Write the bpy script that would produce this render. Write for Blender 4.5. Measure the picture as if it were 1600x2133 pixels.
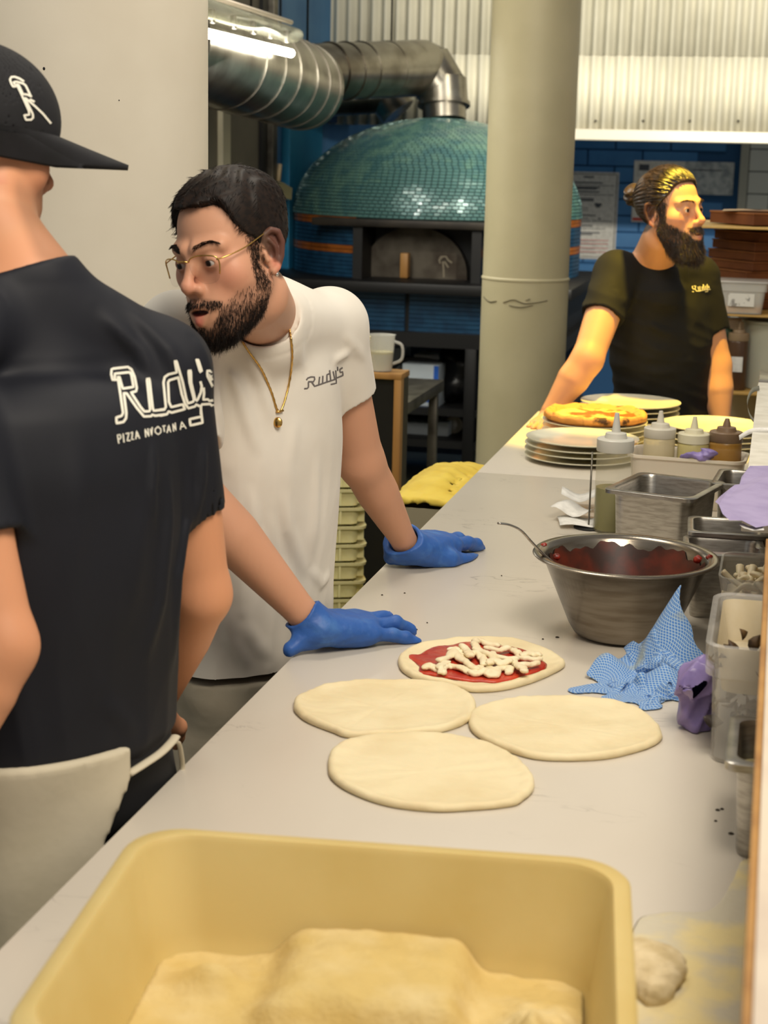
import bpy, bmesh, math, random
import numpy as np
from mathutils import Vector, Matrix
from mathutils.bvhtree import BVHTree

for o in list(bpy.data.objects): bpy.data.objects.remove(o)
S = bpy.context.scene
COL = S.collection
random.seed(7); RNG = np.random.default_rng(7)

# ------------------------------------------------------------------ camera
FPX, CX, CY = 3400.0, 800.0, 1066.5
CAM = np.array([0.0, 0.0, 1.76])
RHO = 0.023
_a, _b = 1635 - CX, CY - 343
_r0 = math.cos(RHO)*_a - math.sin(RHO)*_b; _u0 = math.cos(RHO)*_b + math.sin(RHO)*_a
TH = math.atan2(_u0, FPX); PSI = math.atan2(_r0, math.hypot(FPX, _u0))
_Fh = np.array([-math.sin(PSI), math.cos(PSI), 0]); _R0 = np.array([math.cos(PSI), math.sin(PSI), 0]); ZZ = np.array([0, 0, 1.0])
AF = math.cos(TH)*_Fh - math.sin(TH)*ZZ; _U0 = math.cos(TH)*ZZ + math.sin(TH)*_Fh
AU = math.cos(RHO)*_U0 - math.sin(RHO)*_R0; AR = math.cos(RHO)*_R0 + math.sin(RHO)*_U0
cd = bpy.data.cameras.new('camera'); cam = bpy.data.objects.new('camera', cd); COL.objects.link(cam)
cam.matrix_world = Matrix(((AR[0], AU[0], -AF[0], CAM[0]), (AR[1], AU[1], -AF[1], CAM[1]), (AR[2], AU[2], -AF[2], CAM[2]), (0, 0, 0, 1)))
cd.sensor_fit = 'HORIZONTAL'; cd.sensor_width = 36; cd.lens = FPX/1600*36; cd.clip_start = .05; cd.clip_end = 60
cd.dof.use_dof = True; cd.dof.focus_distance = 3.3; cd.dof.aperture_fstop = 9.0
S.camera = cam

# ------------------------------------------------------------------ light
S.view_settings.view_transform = 'Standard'; S.view_settings.look = 'None'
S.view_settings.gamma = 1; S.view_settings.use_curve_mapping = False
S.view_settings.exposure = 0.28
w = bpy.data.worlds.new('room_ambient'); S.world = w; w.use_nodes = True
w.node_tree.nodes['Background'].inputs[0].default_value = (.80, .78, .74, 1)
w.node_tree.nodes['Background'].inputs[1].default_value = .30
def light(name, kind, loc, target, energy, color, size=1.0, size_y=None, **k):
    d = bpy.data.lights.new(name, kind); d.energy = energy; d.color = color
    o = bpy.data.objects.new(name, d); COL.objects.link(o); o.location = loc
    if kind == 'AREA':
        d.size = size
        if size_y: d.shape = 'RECTANGLE'; d.size_y = size_y
    else: d.shadow_soft_size = size
    if target is not None:
        o.rotation_euler = (Vector(target)-Vector(loc)).to_track_quat('-Z', 'Y').to_euler()
    for a, b in k.items(): setattr(d, a, b)
    return o
light('unseen_overhead', 'AREA', (.35, 1.3, 3.3), (-.6, 2.6, .9), 56, (1, .90, .76), 1.1)
light('unseen_overhead', 'AREA', (-2.2, 5.6, 3.5), (-2.0, 7.6, .6), 26, (1, .93, .80), 1.0)
light('unseen_overhead', 'AREA', (-.9, 3.6, 3.4), (-1.2, 4.9, .8), 26, (1, .92, .78), .7)  # added light out of view, brightens the stacked dough trays
light('track_spot', 'SPOT', (-.05, 5.75, 2.86), (.12, 11.0, 1.85), 560, (1, .93, .78), .05, spot_size=1.36, spot_blend=.6)
light('heat_lamp', 'SPOT', (-.30, 5.34, 2.85), (-.36, 5.50, .95), 350, (1, .69, .06), .05, spot_size=.76, spot_blend=.25)
light('wall_wash', 'SPOT', (-.6, 7.6, 3.6), (-.2, 9.9, 2.3), 90, (1, .93, .72), .15, spot_size=1.9, spot_blend=.6)

# ------------------------------------------------------------------ helpers
def A(*x): return np.array(x, float)
def P(u, v, d): return CAM + d*((u-CX)/FPX*AR + (CY-v)/FPX*AU + AF)
def Q(u, v, z=.9):
    r = (u-CX)/FPX*AR + (CY-v)/FPX*AU + AF
    return CAM + (z-CAM[2])/r[2]*r
def QX(u, v, x):
    r = (u-CX)/FPX*AR + (CY-v)/FPX*AU + AF
    return CAM + (x-CAM[0])/r[0]*r
def QY(u, v, y):
    r = (u-CX)/FPX*AR + (CY-v)/FPX*AU + AF
    return CAM + (y-CAM[1])/r[1]*r
def nrm(v): v = np.asarray(v, float); return v/np.linalg.norm(v)

MATS = {}
def lin(c):
    c = [x/255 for x in c]
    return tuple(x/12.92 if x <= .04045 else ((x+.055)/1.055)**2.4 for x in c)
def mat(name, c, rough=.55, metal=0.0, c2=None, ns=20, nd=4, mixpos=(.4, .65), bump=None, sss=0, trans=0, alpha=1, emit=None, attr=False, spec=.5, ior=1.45, coat=0, stretch=(1, 1, 1), sheen=0):
    if name in MATS: return MATS[name]
    m = bpy.data.materials.new(name); m.use_nodes = True; nt = m.node_tree; b = nt.nodes['Principled BSDF']
    L = nt.links.new
    b.inputs['Base Color'].default_value = (*lin(c), 1); b.inputs['Roughness'].default_value = rough; b.inputs['Metallic'].default_value = metal
    b.inputs['Specular IOR Level'].default_value = spec; b.inputs['IOR'].default_value = ior
    if sss: b.inputs['Subsurface Weight'].default_value = sss; b.inputs['Subsurface Radius'].default_value = (.012, .005, .003); b.inputs['Subsurface Scale'].default_value = 1.0
    if trans: b.inputs['Transmission Weight'].default_value = trans
    if alpha < 1: b.inputs['Alpha'].default_value = alpha
    if coat: b.inputs['Coat Weight'].default_value = coat
    if sheen: b.inputs['Sheen Weight'].default_value = sheen
    if emit: b.inputs['Emission Color'].default_value = (*lin(emit[0]), 1); b.inputs['Emission Strength'].default_value = emit[1]
    tc = mp = None
    def coord():
        nonlocal tc, mp
        if mp is None:
            tc = nt.nodes.new('ShaderNodeTexCoord'); mp = nt.nodes.new('ShaderNodeMapping'); L(tc.outputs['Object'], mp.inputs[0]); mp.inputs['Scale'].default_value = stretch
        return mp.outputs[0]
    base = None
    if attr:
        at = nt.nodes.new('ShaderNodeAttribute'); at.attribute_name = 'Col'; base = at.outputs['Color']; L(base, b.inputs['Base Color'])
    if c2 is not None:
        n = nt.nodes.new('ShaderNodeTexNoise'); n.inputs['Scale'].default_value = ns; n.inputs['Detail'].default_value = nd; L(coord(), n.inputs['Vector'])
        r = nt.nodes.new('ShaderNodeValToRGB'); r.color_ramp.elements[0].position = mixpos[0]; r.color_ramp.elements[1].position = mixpos[1]
        L(n.outputs['Fac'], r.inputs[0])
        mx = nt.nodes.new('ShaderNodeMix'); mx.data_type = 'RGBA'
        L(r.outputs[0], mx.inputs[0]); mx.inputs[6].default_value = (*lin(c), 1); mx.inputs[7].default_value = (*lin(c2), 1)
        if base is not None: L(base, mx.inputs[6])
        L(mx.outputs[2], b.inputs['Base Color'])
    if bump:
        n2 = nt.nodes.new('ShaderNodeTexNoise'); n2.inputs['Scale'].default_value = bump[0]; n2.inputs['Detail'].default_value = 4; L(coord(), n2.inputs['Vector'])
        bp = nt.nodes.new('ShaderNodeBump'); bp.inputs['Strength'].default_value = bump[1]; bp.inputs['Distance'].default_value = bump[2] if len(bump) > 2 else .002
        L(n2.outputs['Fac'], bp.inputs['Height']); L(bp.outputs[0], b.inputs['Normal'])
    MATS[name] = m
    return m

def mesh(name, V, F, smooth=True):
    me = bpy.data.meshes.new(name)
    if isinstance(F, np.ndarray):
        V = np.ascontiguousarray(V, dtype=np.float32); F = np.ascontiguousarray(F, dtype=np.int32); k = F.shape[1]
        me.vertices.add(len(V)); me.vertices.foreach_set('co', V.ravel())
        me.loops.add(F.size); me.loops.foreach_set('vertex_index', F.ravel())
        me.polygons.add(len(F)); me.polygons.foreach_set('loop_start', np.arange(0, F.size, k, dtype=np.int32)); me.polygons.foreach_set('loop_total', np.full(len(F), k, np.int32))
        me.update(calc_edges=True)
    else:
        me.from_pydata([tuple(map(float, v)) for v in V], [], F); me.update()
    if smooth: me.polygons.foreach_set('use_smooth', [True]*len(me.polygons))
    return me
def link(o, parent=None):
    COL.objects.link(o)
    if parent is not None:
        o.parent = parent
        if 'base' in parent: o.matrix_parent_inverse = Matrix.Translation(Vector(parent['base'])).inverted()
    return o
def mk(name, VF, m, parent=None, smooth=True, label=None, cat=None, group=None, kind=None, auto=None):
    V, F = VF
    me = mesh(name, V, F, smooth); me.materials.append(m)
    o = bpy.data.objects.new(name, me); link(o, parent)
    if auto is not None: sharp(me, auto)
    tag(o, label, cat, group, kind); return o
def sharp(me, deg=35):
    bm = bmesh.new(); bm.from_mesh(me); c = math.radians(deg)
    for e in bm.edges:
        if len(e.link_faces) == 2 and e.calc_face_angle(0) > c: e.smooth = False
    bm.to_mesh(me); bm.free()
def tag(o, label=None, cat=None, group=None, kind=None):
    if label: o['label'] = label
    if cat: o['category'] = cat
    if group: o['group'] = group
    if kind: o['kind'] = kind
    return o
def thing(name, label, cat, loc, group=None, kind=None):
    o = bpy.data.objects.new(name, None); COL.objects.link(o); o.location = tuple(map(float, loc)); o['base'] = tuple(map(float, loc)); o.empty_display_size = .02
    return tag(o, label, cat, group, kind)
def inst(name, me, M, parent=None):
    o = bpy.data.objects.new(name, me); link(o, parent); o.matrix_basis = M; return o

def join(*parts):
    V = []; F = []; n = 0
    for v, f in parts:
        v = [tuple(x) for x in v]; V += v; F += [tuple(int(i)+n for i in q) for q in f]; n += len(v)
    return V, F
def xf(VF, rot=0, loc=(0, 0, 0), s=1, axis='Z'):
    M = np.array(Matrix.Rotation(rot, 3, axis)); V = np.asarray(VF[0], float)*s
    return V @ M.T + np.asarray(loc, float), VF[1]
def rotm(ax, ang): return np.array(Matrix.Rotation(ang, 3, Vector(ax)))
def box(c, s, bev=0.0, seg=2):
    bm = bmesh.new(); bmesh.ops.create_cube(bm, size=1)
    for v in bm.verts: v.co = Vector((v.co.x*s[0]+c[0], v.co.y*s[1]+c[1], v.co.z*s[2]+c[2]))
    if bev: bmesh.ops.bevel(bm, geom=list(bm.edges), offset=bev, segments=seg, affect='EDGES', profile=.5)
    bm.verts.ensure_lookup_table(); r = [tuple(v.co) for v in bm.verts], [[v.index for v in f.verts] for f in bm.faces]; bm.free(); return r
def box2(a, b, bev=0.0, seg=2):
    a = np.minimum(a, b)*1.0; b2 = np.maximum(a, b); return box((a+b2)/2, b2-a, bev, seg)
def loft(loops, cap0=True, cap1=True, close=False):
    V = []; F = []; n = len(loops[0])
    for l in loops: V += [tuple(p) for p in l]
    m = len(loops)
    for i in range(m-1 + (1 if close else 0)):
        i2 = (i+1) % m
        for j in range(n):
            k = (j+1) % n; F.append((i*n+j, i*n+k, i2*n+k, i2*n+j))
    if not close:
        if cap0: F.append(tuple(range(n-1, -1, -1)))
        if cap1: F.append(tuple(range((m-1)*n, m*n)))
    return V, F
def rrect(hx, hy, r, z, n=5, c=(0, 0)):
    r = min(r, hx*.999, hy*.999); L = []
    for q, (sx, sy) in enumerate(((1, 1), (-1, 1), (-1, -1), (1, -1))):
        for i in range(n+1):
            a = math.pi/2*(q + i/n); L.append((c[0]+sx*(hx-r)+r*math.cos(a), c[1]+sy*(hy-r)+r*math.sin(a), z))
    return L
def rloft(spec, n=5, cap0=True, cap1=True):       # spec: (hx, hy, corner, z)
    return loft([rrect(a, b, r, z, n) for a, b, r, z in spec], cap0, cap1)
def lathe(prof, n=32, cap0=True, cap1=True):      # prof: (r, z)
    return loft([[(r*math.cos(2*math.pi*i/n), r*math.sin(2*math.pi*i/n), z) for i in range(n)] for r, z in prof], cap0, cap1)
def catmull(pts, k=6):
    p = np.asarray(pts, float); p = np.vstack([2*p[0]-p[1], p, 2*p[-1]-p[-2]]); out = []
    for i in range(1, len(p)-2):
        for j in range(k):
            t = j/k; out.append(.5*((2*p[i])+(-p[i-1]+p[i+1])*t+(2*p[i-1]-5*p[i]+4*p[i+1]-p[i+2])*t*t+(-p[i-1]+3*p[i]-3*p[i+1]+p[i+2])*t**3))
    out.append(p[-2]); return np.array(out)
def tube(path, r, n=8, flat=1.0, caps=True):
    p = np.asarray(path, float); m = len(p); r = np.broadcast_to(np.asarray(r, float), (m,)) if np.ndim(r) else np.full(m, r)
    T = np.gradient(p, axis=0); T /= np.linalg.norm(T, axis=1)[:, None]+1e-12
    ref = A(0, 0, 1) if abs(T[0][2]) < .9 else A(1, 0, 0); N = nrm(np.cross(ref, T[0])); loops = []
    for i in range(m):
        N = nrm(N - T[i]*(N@T[i])); B = np.cross(T[i], N)
        loops.append([p[i]+r[i]*(math.cos(a)*N+flat*math.sin(a)*B) for a in np.arange(n)*2*math.pi/n])
    return loft(loops, caps, caps)

# ---- signed distance fields -> one continuous mesh (surface nets)
def sm(a, b, k):
    h = np.clip(.5+.5*(b-a)/k, 0, 1); return b+(a-b)*h-k*h*(1-h)
def ssub(a, b, k): return -sm(-a, b, k)
def rc(p, a, b, r1, r2=None):
    r2 = r1 if r2 is None else r2
    a = np.asarray(a, np.float32); ba = np.asarray(b, np.float32)-a; pa = p-a
    t = np.clip((pa@ba)/(ba@ba+1e-12), 0, 1)
    q = pa-t[:, None]*ba
    return np.sqrt((q*q).sum(1))-(r1+(r2-r1)*t)
def ell(p, c, r):
    r = np.asarray(r, np.float32); q = (p-np.asarray(c, np.float32))/r
    k0 = np.sqrt((q*q).sum(1)); k1 = np.sqrt(((q/r)**2).sum(1)); return k0*(k0-1)/(k1+1e-9)
def sph(p, c, r):
    q = p-np.asarray(c, np.float32); return np.sqrt((q*q).sum(1))-r
def pline(p, pts, r):
    r = np.broadcast_to(r, (len(pts),)); d = None
    for i in range(len(pts)-1):
        e = rc(p, pts[i], pts[i+1], r[i], r[i+1]); d = e if d is None else np.minimum(d, e)
    return d
def nets(fn, lo, hi, h, band=2.2):
    lo = np.asarray(lo, float); B = 8; nb = np.maximum(1, np.ceil((np.asarray(hi)-lo)/h/B).astype(int)); N = nb*B
    bi = np.stack(np.meshgrid(*[np.arange(x) for x in nb], indexing='ij'), -1).reshape(-1, 3)
    ctr = (lo + (bi*B + B/2-.5)*h).astype(np.float32); cv = fn(ctr)
    G = np.empty(N, np.float32); act = np.abs(cv) < band*h*B*.87
    loc = np.stack(np.meshgrid(*[np.arange(B)]*3, indexing='ij'), -1).reshape(-1, 3)
    Gb = G.reshape(nb[0], B, nb[1], B, nb[2], B).transpose(0, 2, 4, 1, 3, 5)
    tmp = np.repeat(cv[:, None], B**3, 1)
    ai = np.where(act)[0]
    for s in range(0, len(ai), 1500):
        ids = ai[s:s+1500]; pts = (lo + (bi[ids][:, None, :]*B + loc[None])*h).reshape(-1, 3).astype(np.float32)
        tmp[ids] = fn(pts).reshape(len(ids), -1)
    G = tmp.reshape(nb[0], nb[1], nb[2], B, B, B).transpose(0, 3, 1, 4, 2, 5).reshape(N)
    s = G < 0
    c = [s[i:N[0]-1+i, j:N[1]-1+j, k:N[2]-1+k] for i in (0, 1) for j in (0, 1) for k in (0, 1)]
    su = sum(x.astype(np.int8) for x in c); cells = np.argwhere((su > 0) & (su < 8))
    idx = np.full(N-1, -1, np.int64); idx[tuple(cells.T)] = np.arange(len(cells))
    off = np.array([(i, j, k) for i in (0, 1) for j in (0, 1) for k in (0, 1)])
    g = np.stack([G[tuple((cells+o).T)] for o in off], 1)
    acc = np.zeros((len(cells), 3)); cnt = np.zeros(len(cells))
    for a in range(8):
        for b in range(a+1, 8):
            if np.abs(off[a]-off[b]).sum() != 1: continue
            x = (g[:, a] < 0) != (g[:, b] < 0); t = g[:, a]/(g[:, a]-g[:, b]+1e-20)
            pt = off[a]+t[:, None]*(off[b]-off[a]); acc += np.where(x[:, None], pt, 0); cnt += x
    V = lo + (cells+acc/cnt[:, None])*h
    Fs = []
    for ax in range(3):
        u, v = (ax+1) % 3, (ax+2) % 3
        s0 = [slice(None)]*3; s1 = [slice(None)]*3; s0[ax] = slice(0, N[ax]-1); s1[ax] = slice(1, N[ax])
        e = np.argwhere(s[tuple(s0)] != s[tuple(s1)]); e = e[(e[:, u] > 0) & (e[:, v] > 0) & (e[:, u] < N[u]-1) & (e[:, v] < N[v]-1)]
        ins = s[tuple(e.T)]
        q = []
        for du, dv in ((-1, -1), (0, -1), (0, 0), (-1, 0)):
            k = e.copy(); k[:, u] += du; k[:, v] += dv; q.append(idx[tuple(k.T)])
        q = np.stack(q, 1); q[~ins] = q[~ins][:, ::-1]; Fs.append(q)
    F = np.vstack(Fs); F = F[(F >= 0).all(1)]
    return V, F
def vnoise(p, s, seed=0):
    r = np.random.default_rng(seed); o = 0
    for i in range(5):
        k = r.normal(size=3)*s*(1+.5*i); o = o+np.sin(p@k.astype(np.float32)+r.uniform(0, 6.28))/(1+.5*i)
    return o/2.5
def cat2(a, b): return np.vstack([a[0], b[0]]), np.vstack([a[1], b[1]+len(a[0])])
def setcol(o, cols):
    me = o.data; at = me.color_attributes.new('Col', 'FLOAT_COLOR', 'POINT')
    at.data.foreach_set('color', np.c_[cols, np.ones(len(cols))].astype(np.float32).ravel())
def strands(paths, r0, r1=.0001, n=3):            # paths: (N, K, 3)
    N, K, _ = paths.shape; T = np.gradient(paths, axis=1); T /= np.linalg.norm(T, axis=2, keepdims=True)+1e-9
    ref = np.where(np.abs(T[..., 2:3]) < .9, A(0, 0, 1), A(1, 0, 0)); X = np.cross(T, ref); X /= np.linalg.norm(X, axis=2, keepdims=True)+1e-9; Y = np.cross(T, X)
    rad = (r0+(r1-r0)*np.linspace(0, 1, K)**2)[None, :, None, None]; a = np.arange(n)*2*math.pi/n
    V = paths[:, :, None]+rad*(np.cos(a)[None, None, :, None]*X[:, :, None]+np.sin(a)[None, None, :, None]*Y[:, :, None])
    i = np.arange(N)[:, None, None]*K*n+np.arange(K-1)[None, :, None]*n+np.arange(n)[None, None]; j = np.arange(N)[:, None, None]*K*n+np.arange(K-1)[None, :, None]*n+((np.arange(n)+1) % n)[None, None]
    F = np.stack([i, j, j+n, i+n], -1).reshape(-1, 4)
    return V.reshape(-1, 3), F
def sample(V, F, n, keep):                         # area-weighted points + normals on quads, filtered
    a, b, c, d = (V[F[:, i]] for i in range(4)); nn = np.cross(c-a, d-b); ar = np.linalg.norm(nn, axis=1)
    ctr = (a+b+c+d)/4; k = keep(ctr); pr = ar*k
    if pr.sum() <= 0: return np.zeros((0, 3)), np.zeros((0, 3))
    f = RNG.choice(len(F), n, p=pr/pr.sum()); u = RNG.random((n, 1)); v = RNG.random((n, 1))
    pt = (a[f]*(1-u)+b[f]*u)*(1-v)+(d[f]*(1-u)+c[f]*u)*v
    return pt, nn[f]/(ar[f][:, None]+1e-12)
def strokes_on(name, strokes, wpx, target, m, parent, lift=.0015, k=1.0, label=None):
    """flat print: pen strokes laid on the surface of `target`"""
    me = target.data; bv = BVHTree.FromPolygons([v.co for v in me.vertices], [p.vertices[:] for p in me.polygons])
    V = []; F = []
    for st in strokes:
        p = np.asarray(st, float); q = [p[0]]
        for a, b in zip(p[:-1], p[1:]):
            nseg = max(1, int(np.linalg.norm(b-a)/3)); q += [a+(b-a)*(i+1)/nseg for i in range(nseg)]
        q = np.array(q); T = np.gradient(q, axis=0); T /= np.linalg.norm(T, axis=1)[:, None]+1e-9; Nn = np.c_[-T[:, 1], T[:, 0]]*wpx/2
        q[0] -= T[0]*wpx*.35; q[-1] += T[-1]*wpx*.35
        prev = None
        for c, nn in zip(q, Nn):
            pair = []
            for s_ in (-1, 1):
                u, v = c+s_*nn; d = nrm((u-CX)/FPX*AR+(CY-v)/FPX*AU+AF); h = bv.ray_cast(Vector(CAM), Vector(d))
                if h[0] is None: pair = None; break
                pair.append(np.array(h[0])-d*lift)
            if pair is None: prev = None; continue
            V += pair; i = len(V)-2
            if prev is not None and np.linalg.norm(np.array(V[prev])-np.array(V[i])) < .03: F.append((prev, prev+1, i+1, i))
            prev = i
    if F: return mk(name, (V, F), m, parent, True, label)
# ================================================================== materials
M_steel = mat('brushed_steel', (176, 172, 165), .30, .95, (150, 146, 138), 30, bump=(180, .05), stretch=(1, 1, 6))
M_dsteel = mat('dull_steel', (120, 116, 106), .42, .85, (88, 84, 76), 12, bump=(60, .08))
M_duct = mat('duct_steel', (150, 146, 136), .28, .95, (112, 106, 96), 6, bump=(25, .12))
M_black = mat('black_paint', (16, 16, 17), .5)
M_dark = mat('dark_steel', (52, 47, 40), .5, .4, (38, 34, 30), 9)
M_wood = mat('oak_wood', (172, 128, 70), .5, 0, (148, 104, 54), 14, bump=(60, .1), stretch=(1, 1, .12))
M_white = mat('white_plastic', (226, 222, 210), .4, spec=.4)
M_paper = mat('white_paper', (226, 224, 218), .8, 0, (206, 204, 198), 40)
M_cream = mat('cream_plastic', (238, 230, 178), .42, 0, (230, 220, 160), 15, sss=.08)

# ================================================================== setting
def struct(name, VF, m, smooth=False, parent=None):
    return mk(name, VF, m, parent, smooth, kind='structure' if parent is None else None)
M_floor = mat('kitchen_floor', (120, 122, 104), .45, 0, (100, 104, 90), 3, bump=(60, .15))
struct('floor', box2((-4.2, -1.0, -.06), (4.6, 12.6, 0)), M_floor)
YB, YW = 9.9, 12.3
XL = QY(688, 60, YB)[0]
M_gwall = mat('grey_cladding', (112, 106, 92), .6, .1, (98, 92, 80), 3)
M_bwall = mat('blue_wall_paint', (78, 128, 172), .6, 0, (64, 116, 164), 4)
ysplit = QX(563, 200, XL)[1]
struct('wall_left', box2((XL-.12, 3.8, 0), (XL, ysplit, 4.0)), M_gwall)
struct('wall_side', box2((XL-.12, ysplit, 0), (XL, YW, 4.0)), M_bwall)
yy = QX(461, 250, XL)[1]
struct('trim_1', box2((XL, yy-.06, 0.9), (XL+.03, yy+.06, QX(461, 160, XL)[2]), .004), mat('pale_trim', (190, 184, 160), .5))
struct('trim_2', box2((XL, ysplit-.10, 0), (XL+.05, ysplit-.02, 4.0), .004), M_dsteel)
struct('dark_gap_strip', box2((XL, ysplit-.2, 0), (XL+.02, ysplit-.12, 4.0)), M_black)  # black strip drawn in place of the dark gap beside the steel trim

# corrugated bulkhead in front of the blue block wall
M_corr = mat('white_corrugated', (224, 220, 202), .5, .0, (206, 202, 184), 2)
zb = QY(1400, 272, YB)[2]; zl = QY(1400, 140, YB)[2]
bulk = thing('wall_corrugated', None, None, (0, YB+.1, zb), kind='structure')
def sheet(x0, x1, z0, z1, y):
    n = int((x1-x0)/.074*12); xs = np.linspace(x0, x1, n); V = []; F = []
    for z in (z0, z1):
        for th in (0, .004):
            V += [(x, y+.019*math.sin(x/.074*2*math.pi)+th, z) for x in xs]
    for i in range(n-1):
        F += [(i, i+1, 2*n+i+1, 2*n+i), (n+i+1, n+i, 3*n+i, 3*n+i+1), (i+1, i, n+i, n+i+1), (2*n+i, 2*n+i+1, 3*n+i+1, 3*n+i)]
    return V, F
x = XL
while x < 3.0:
    mk('corrugated_sheet', sheet(x, x+.962, zl, 4.0, YB), M_corr, bulk); mk('corrugated_sheet', sheet(x, x+.962, zb, zl+.06, YB-.012), M_corr, bulk); x += .962
for u in (1241, 1340, 1437, 1538):
    c = QY(u, 252, YB-.03); mk('screw', xf(lathe([(.001, -.004), (.008, 0), (.008, .006)], 8), math.pi/2, c, axis='X'), M_dsteel, bulk)
struct('trim_4', box2((QY(1180, 280, YB)[0], YB-.06, QY(1400, 296, YB)[2]), (3.0, YB+.10, zb), .006), mat('pale_steel_trim', (214, 208, 192), .4, .3))
M_grout = mat('mortar', (46, 92, 140), .8)
M_brick = mat('blue_block', (66, 128, 186), .5, 0, (58, 116, 174), 5, bump=(90, .15))
wb = thing('wall_back', None, None, (0, YW+.1, 0), kind='structure')
mk('mortar_bed', box2((XL, YW, 0), (4.6, YW+.12, 4)), M_grout, wb, False)
x0 = QY(1165, 400, YW)[0]; x1 = QY(1543, 400, YW)[0]; ph, pl_ = .118, .40
bme = None
zz0 = QY(1300, 700, YW)[2]; r = 0; z = zz0
bm_ = mesh('brick', *box((0, 0, 0), (pl_-.012, .03, ph-.010), .003, 1), smooth=False); bm_.materials.append(M_brick)
hbm = mesh('brick', *box((0, 0, 0), (pl_/2-.012, .03, ph-.010), .003, 1), smooth=False); hbm.materials.append(M_brick)
while z < 2.25:
    x = x0 + (pl_/2 if r % 2 else 0)
    if r % 2: inst('brick', hbm, Matrix.Translation((x0+pl_/4, YW-.004, z)), wb)
    while x + pl_ <= x1+.05:
        inst('brick', bm_, Matrix.Translation((x+pl_/2, YW-.004+random.uniform(-.001, .001), z)), wb); x += pl_
    z += ph; r += 1
# white glazed tiles right of the block wall
M_wt = mat('white_tile', (196, 200, 196), .15); M_wg = mat('grey_grout', (60, 62, 62), .8)
tx0 = QY(1556, 400, YW)[0]
wt = thing('wall_tiled', None, None, (tx0+.3, YW-.03, 0), kind='structure')
mk('grout_bed', box2((tx0, YW-.05, 0), (2.6, YW-.01, 2.3)), M_wg, wt, False)
tme = mesh('tile', *box((0, 0, 0), (.150, .014, .150), .003, 1), smooth=False); tme.materials.append(M_wt)
for i in range(3):
    for j in range(9): inst('tile', tme, Matrix.Translation((tx0+.08+i*.157, YW-.054, 1.0+j*.157)), wt)
struct('trim_5', box2((tx0-.06, YW-.07, 0), (tx0, YW, 2.3), .004), mat('grey_trim', (168, 168, 158), .5))

# columns
M_col = mat('cream_column', (216, 208, 190), .55, 0, (208, 199, 180), 2.5, bump=(120, .06))
M_col2 = mat('grey_column', (182, 174, 142), .5, 0, (172, 164, 132), 2.5, bump=(120, .06))
c = P(90, 500, 3.75); cL = thing('column', 'wide cream round column behind the two chefs at left', 'column', (c[0], c[1], 0))
mk('shaft', xf(lathe([(.377, 0), (.377, 4.0)], 96), 0, (c[0], c[1], 0)), M_col, cL, auto=40)
d = P(92, 145, 3.36); d = QX(92, 145, d[0]); 
for (u, v, s) in ((91, 143, .0035), (248, 209, .0016)):
    rr = (u-CX)/FPX*AR+(CY-v)/FPX*AU+AF; o2 = CAM[:2]-c[:2]; aa = rr[:2]@rr[:2]; bb = o2@rr[:2]; t = (-bb-math.sqrt(bb*bb-aa*(o2@o2-.377**2)))/aa; h = CAM+t*rr
    mk('screw_hole', xf(lathe([(.0001, -.001), (s, .0), (s*.6, .0008)], 10), math.pi/2, h, axis='X'), M_black, cL)
c = P(1098, 500, 6.6); c2 = thing('column', 'slim grey round column in front of the tiled oven', 'column', (c[0], c[1], 0))
zj = P(1090, 590, 6.4)[2]
mk('shaft', xf(lathe([(.176, 0), (.176, zj)], 64), 0, (c[0], c[1], 0)), M_col2, c2, auto=40)
mk('upper_sleeve', xf(lathe([(.172, zj), (.179, zj), (.179, zj+.006), (.174, zj+.012), (.174, 4.0)], 64), 0, (c[0], c[1], 0)), M_col2, c2, auto=30)
M_scuff = mat('dark_scuff', (110, 104, 84), .8)
def on_cyl(u, v, ctr, R):
    rr = (u-CX)/FPX*AR+(CY-v)/FPX*AU+AF; o2 = CAM[:2]-ctr[:2]; aa = rr[:2]@rr[:2]; bb = o2@rr[:2]; q = bb*bb-aa*(o2@o2-R*R)
    return CAM+(-bb-math.sqrt(max(q, 0)))/aa*rr
for pts in ([(1008, 618), (1020, 628), (1034, 627)], [(1048, 630), (1070, 624), (1092, 632), (1118, 630), (1140, 626)], [(1060, 636), (1085, 640), (1110, 636)], [(1095, 626), (1104, 622)]):
    pp = [on_cyl(u, v, c, .1775) for u, v in pts]; mk('scuff_mark', tube(catmull(pp, 4), .0045, 5, .3), M_scuff, c2)

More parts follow.
